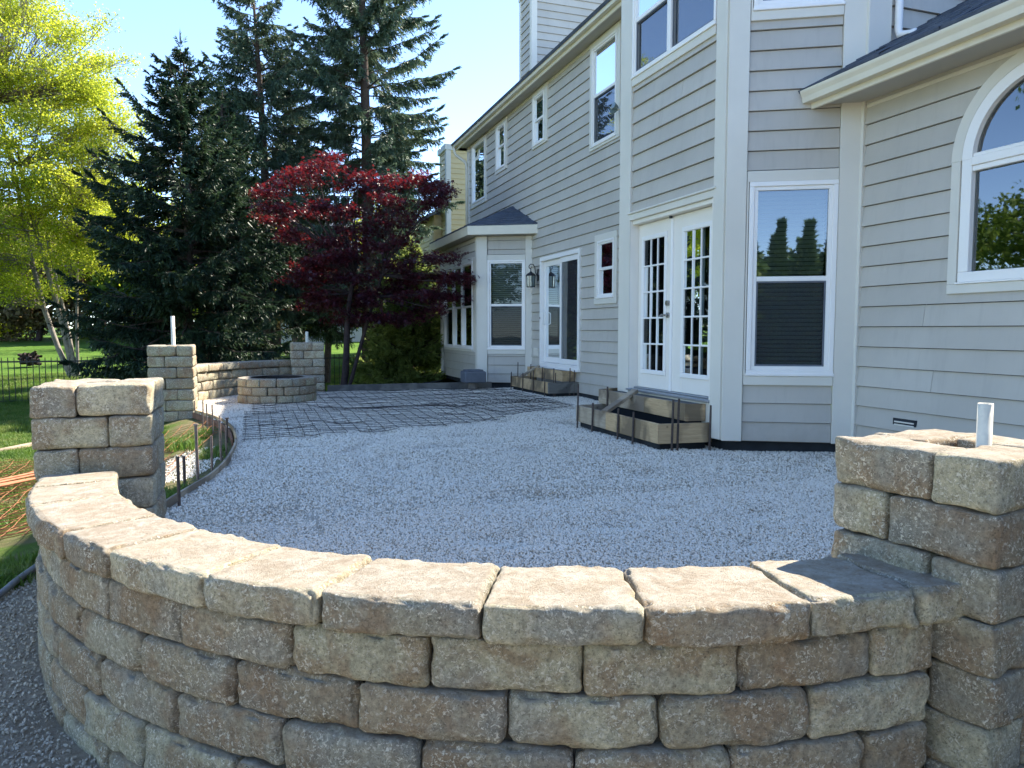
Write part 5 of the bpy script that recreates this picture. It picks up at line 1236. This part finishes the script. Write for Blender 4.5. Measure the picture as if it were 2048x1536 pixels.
# japanese maple: flat layers
rp = random.Random(4)
mp = [(0.59,15.68,4.01),(0.97,15.54,4.35),(1.44,15.38,4.55),(1.9,15.22,4.22),(2.46,15.02,4.16),(3.03,14.83,4.2),(3.55,14.63,4.12),(0.4,15.74,3.62),(1.15,15.48,3.75),(1.8,15.26,3.68),(2.65,14.96,3.72),(3.3,14.7,3.70),(3.68,14.57,3.84),(0.76,15.62,3.23),(1.42,15.39,3.04),(2.26,15.1,2.98),(3.01,14.83,3.1),(1.13,15.49,2.54),(1.88,15.23,2.38),(2.63,14.97,2.54),(3.35,14.7,2.64),(3.75,14.5,2.38),(1.3,15.43,1.95),(2.06,15.17,1.80),(2.82,14.9,2.05),(3.45,14.67,1.98),(3.85,14.45,2.22),(2.43,15.04,1.52),(1.79,15.26,2.78),(0.62,15.65,3.62),(1.3,15.4,1.85),(1.85,15.2,1.5),(2.9,14.9,1.55),(3.4,14.7,1.7),(1.0,15.4,2.3),(2.3,15.0,2.0),(3.0,14.8,2.3),(3.7,14.5,2.0),(2.0,15.2,3.3),(2.7,15.0,3.3),(1.4,15.3,2.7)]
pads = []
for (a, b, c) in mp:
    a, b, c = a*1.045-(.10 if a > 3.6 else 0), b*1.045, 1.15+(c-1.15)*1.045
    for q in range(2): pads.append((a+rp.uniform(-.12,.12), b+(q-.5)*.95+rp.uniform(-.2,.2)+.1, c+rp.uniform(-.10,.06)-.14, .44*rp.uniform(.6,1.35), .5, .11))
broadleaf('maple_tree', 1.68, 16.1, -.45, 'red leaved japanese maple with layered branches behind the far pillar', pads, 32000, .056, 'maple', 'barkdark', [(2.05,15.95,2.3,.085),(2.6,15.75,2.3,.05)], 21, palm=True, twig=False)

# big spring tree at the left, and its neighbour outside the frame
rp = random.Random(9)
def cloud(cx, cy, cz, rx, ry, rz, n, pr, rnd_=rp, hole=.35):
    out = []
    while len(out) < n:
        v = Vector((rnd_.uniform(-1,1), rnd_.uniform(-1,1), rnd_.uniform(-1,1)))
        if hole < v.length < 1: out.append((cx+v.x*rx, cy+v.y*ry, cz+v.z*rz, pr*rnd_.uniform(.7,1.3), pr*rnd_.uniform(.7,1.3), pr*.55*rnd_.uniform(.7,1.2)))
    return out
pads = cloud(-7.4, 28.5, 7.8, 3.7, 3.0, 4.6, 120, .85) + cloud(-5.9, 27.5, 9.6, 2.4, 2, 2.4, 34, .7) + cloud(-7.2, 28.2, 4.0, 3.6, 2.2, 1.9, 60, .8) + cloud(-4.6, 28.0, 6.8, 1.3, 1.5, 3.4, 34, .6) + [(-3.9,27,9.6,.5,.5,.25),(-3.5,27,9.75,.4,.4,.2),(-4.3,27,8.6,.7,.7,.4),(-4.1,27,7.7,.7,.6,.4)] + cloud(-5.0,27.2,5.2,1.8,1.6,2.0,30,.6)
broadleaf('spring_tree', -5.6, 28.6, gzz(-5.6,28.6), 'big yellow green spring tree with pale forked trunks at the left', pads, 150000, .078, 'spring', 'barkpale', [(-7.0,28.5,6.5,.10),(-6.3,28.4,4.2,.07),(-5.4,28.2,5.0,.055),(-7.6,28.6,8.5,.09)], 31, group='yellow green spring trees')
pads = cloud(-12.0, 27, 8.5, 4.2, 3.5, 5.2, 100, 1.0) + cloud(-9.3,25.5,6.3,2.4,2.0,3.0,40,.8)
broadleaf('spring_tree', -12.6, 27.5, gzz(-12.6,27.5), 'yellow green spring tree at the left edge, its branches reaching over the lawn', pads, 70000, .09, 'spring', 'barkpale', [(-12.2,27.3,6.5,.18),(-11.2,27,5.5,.12)], 32, group='yellow green spring trees')
# woods beyond the lawn
wl = [(-30,50,10,'budding'),(-25,56,12,'spring2'),(-18,58,9,'budding'),(-13,55,8,'budding'),(-7,54,7,'spring2'),(-2,58,8,'budding'),(-27,66,12,'spring2'),(-22,70,11,'budding'),(-17,64,10,'budding'),(-14,72,13,'spring2'),(-10,60,8,'budding'),(-8,74,12,'spring'),(-3.5,68,9,'budding'),(0,76,11,'spring2'),(5,70,10,'spring'),(9,66,8,'spring2'),(14,70,9,'spring2'),(-33,60,12,'spring'),(-20,52,7,'spring2'),(2.5,44,4.5,'spring'),(-0.5,37,7.0,'spring'),(-1.5,46,9,'spring2'),(2,41,8,'budding'),(6,36,7,'spring'),(-1.0,38,4.2,'spring'),(.8,33,3.2,'budding')]
desc = ['wide budding tree','dark green tree','brown twigged tree','thin brown tree','small green tree','brown tree','tall green tree','budding brown tree','low budding tree','broad green tree','thin budding tree','yellow green tree','small bare twigged tree','dense green tree','bright spring tree','low green tree','round green tree','outer spring tree','short green tree near the lawn','bright low tree close behind the fence','open yellow green tree','broad leafy tree beyond the brown one','brown budding tree near the blue grey house','yellow green tree beside the neighbouring house','sunny low tree between the spruce trunks','bare little tree between the spruce trunks']
for i, (x, y, h, mt_) in enumerate(wl):
    rr = random.Random(100+i); z = gzz(x, y); pads = cloud(x, y, z+h*.62, h*.40, h*.36, h*.42, 20, h*.15, rr, .1)
    broadleaf('woodland_tree', x, y, z, desc[i]+' in the woods far behind the fence', pads, 6500, .40 if y > 50 else .16, mt_, 'barkdark', [(x+rr.uniform(-.5,.5), y, z+h*.6, .2)], 200+i, group='trees of the far woods', twig=False)
# row of shrubs at the lawn's far end
ORD = ['first','second','third','fourth','fifth','sixth','seventh','eighth','ninth','tenth','eleventh','twelfth','thirteenth','fourteenth','fifteenth','sixteenth','seventeenth','eighteenth','nineteenth','twentieth']
for i in range(18):
    x = -38+i*3.1; y = 58+3*math.sin(i*2.1); z = gzz(x, y); rr = random.Random(300+i)
    broadleaf('shrub', x, y, z, ORD[i]+' rounded shrub in the line along the far end of the lawn', cloud(x, y, z+1.5, 2.2, 1.5, 1.6, 12, 1.0, rr, .0), 2400, .28, ('spring2','spring','budding')[i%3], 'barkdark', [(x,y,z+.9,.05)], 400+i, group='shrubs along the far end of the lawn', twig=False, cat='shrub')
# brown root ball in the lawn and an arched iron loop
rb = empty('root_ball', (-8.2, 33.5, gzz(-8.2,33.5)), 'brown upturned root ball lying on the far lawn', 'root ball')
m = MB(); rr = random.Random(3); c0 = Vector((-8.2,33.5,gzz(-8.2,33.5)+.22))
for k in range(90):
    a = rr.uniform(0,6.28); e = rr.uniform(-.3,1.2); d = Vector((math.cos(a)*math.cos(e), math.sin(a)*math.cos(e), math.sin(e))); limb(m, c0+d*.1, c0+d*rr.uniform(.4,.8)*Vector((1.3,1,.8)) if False else c0+d*rr.uniform(.18,.48), .11, .05, 4, .4, k, 4)
m.build('roots', M['barkdark'], rb, True)
# trees behind the camera: seen in the window panes
for i, (x, h) in enumerate(((-9.2,4.2),(-8.3,4.6),(-7.5,4.1),(-6.6,4.9),(-5.8,4.3),(-5.0,4.6),(-4.3,5.2),(-3.5,4.0),(-2.85,4.3),(-2.35,4.55),(-1.9,4.9),(-1.4,4.3),(-.95,4.75),(-.5,4.5),(.3,4.7),(1.1,4.3),(1.9,4.8),(2.8,4.4),(3.7,4.7))):
    y = -13-.4*math.sin(i*3); r = np.random.RandomState(600+i); z = -.3; n = 5200
    root = empty('hedge_cedar', (x, y, z), ORD[i]+' pointed cedar from the yard side in the hedge behind the photographer', 'tree', 'pointed cedars behind the photographer')
    t = r.rand(n)**.8; rad = (.18+.75*np.sin(np.minimum(1, (1-t)*1.15)*math.pi/2)*(1-t)**.35)*.52*(.75+.25*r.rand(n)); a = r.rand(n)*6.283
    P = np.stack([x+rad*np.cos(a)*(1-t**4), y+rad*np.sin(a)*(1-t**4), z+.1+t*h], 1); D = unit(np.stack([np.cos(a)*.5, np.sin(a)*.5, np.ones(n)], 1)+r.normal(size=(n,3))*.3)
    leaf_mesh('crown', cards(P, D, unit(np.cross(D, rndunit(r,n))), .24*r.uniform(.6,1.3,n), np.full(n,.09)), M['arbor'], root)
    m = MB(); m.tube([(x,y,z-.2),(x,y,z+h*.9)], [.09,.02], 6); m.build('trunk', M['bark'], root)
for i, (x, y, h, s_) in enumerate(((-3.7,-10.6,4.9,'spring2'),(-9,-17,8,'spring2'),(-24,30,10,'spring2'),(8,-20,7,'spring2'),(-5.6,-16,4.6,'spring2'),(-3.0,-16.5,4.9,'arbor'),(-.4,-16,4.4,'spring2'),(2.2,-16.4,4.8,'arbor'),(-20,6,11,'spring2'),(-22,14,12,'spring'),(-18,-3,10,'spring2'),(-15,-12,10,'spring2'),(-21,22,12,'spring2'))):
    rr = random.Random(700+i); z = -.4
    broadleaf('yard_tree', x, y, z, ['small leafy tree in front of the cedar hedge behind the photographer','tree beyond the hedge, behind the photographer','tree at the far side of the yard','tree behind the photographer on the house side','green tree behind the yard end of the hedge','dark tree behind the hedge, toward the yard','green tree behind the middle of the hedge','dark tree behind the house end of the hedge','tree at the side of the yard, level with the wall','large spring tree at the side of the yard','tree at the side of the yard, behind the camera','tree in the corner of the yard behind the camera','tree at the side of the yard beyond the pillar'][i], cloud(x, y, z+h*.6, h*.36, h*.36, h*.40, 22, h*.12, rr, .2), 6000, .26, s_, 'barkpale', [(x+rr.uniform(-.5,.5), y, z+h*.62, .22)], 800+i, group='trees around the yard outside the picture', twig=False)
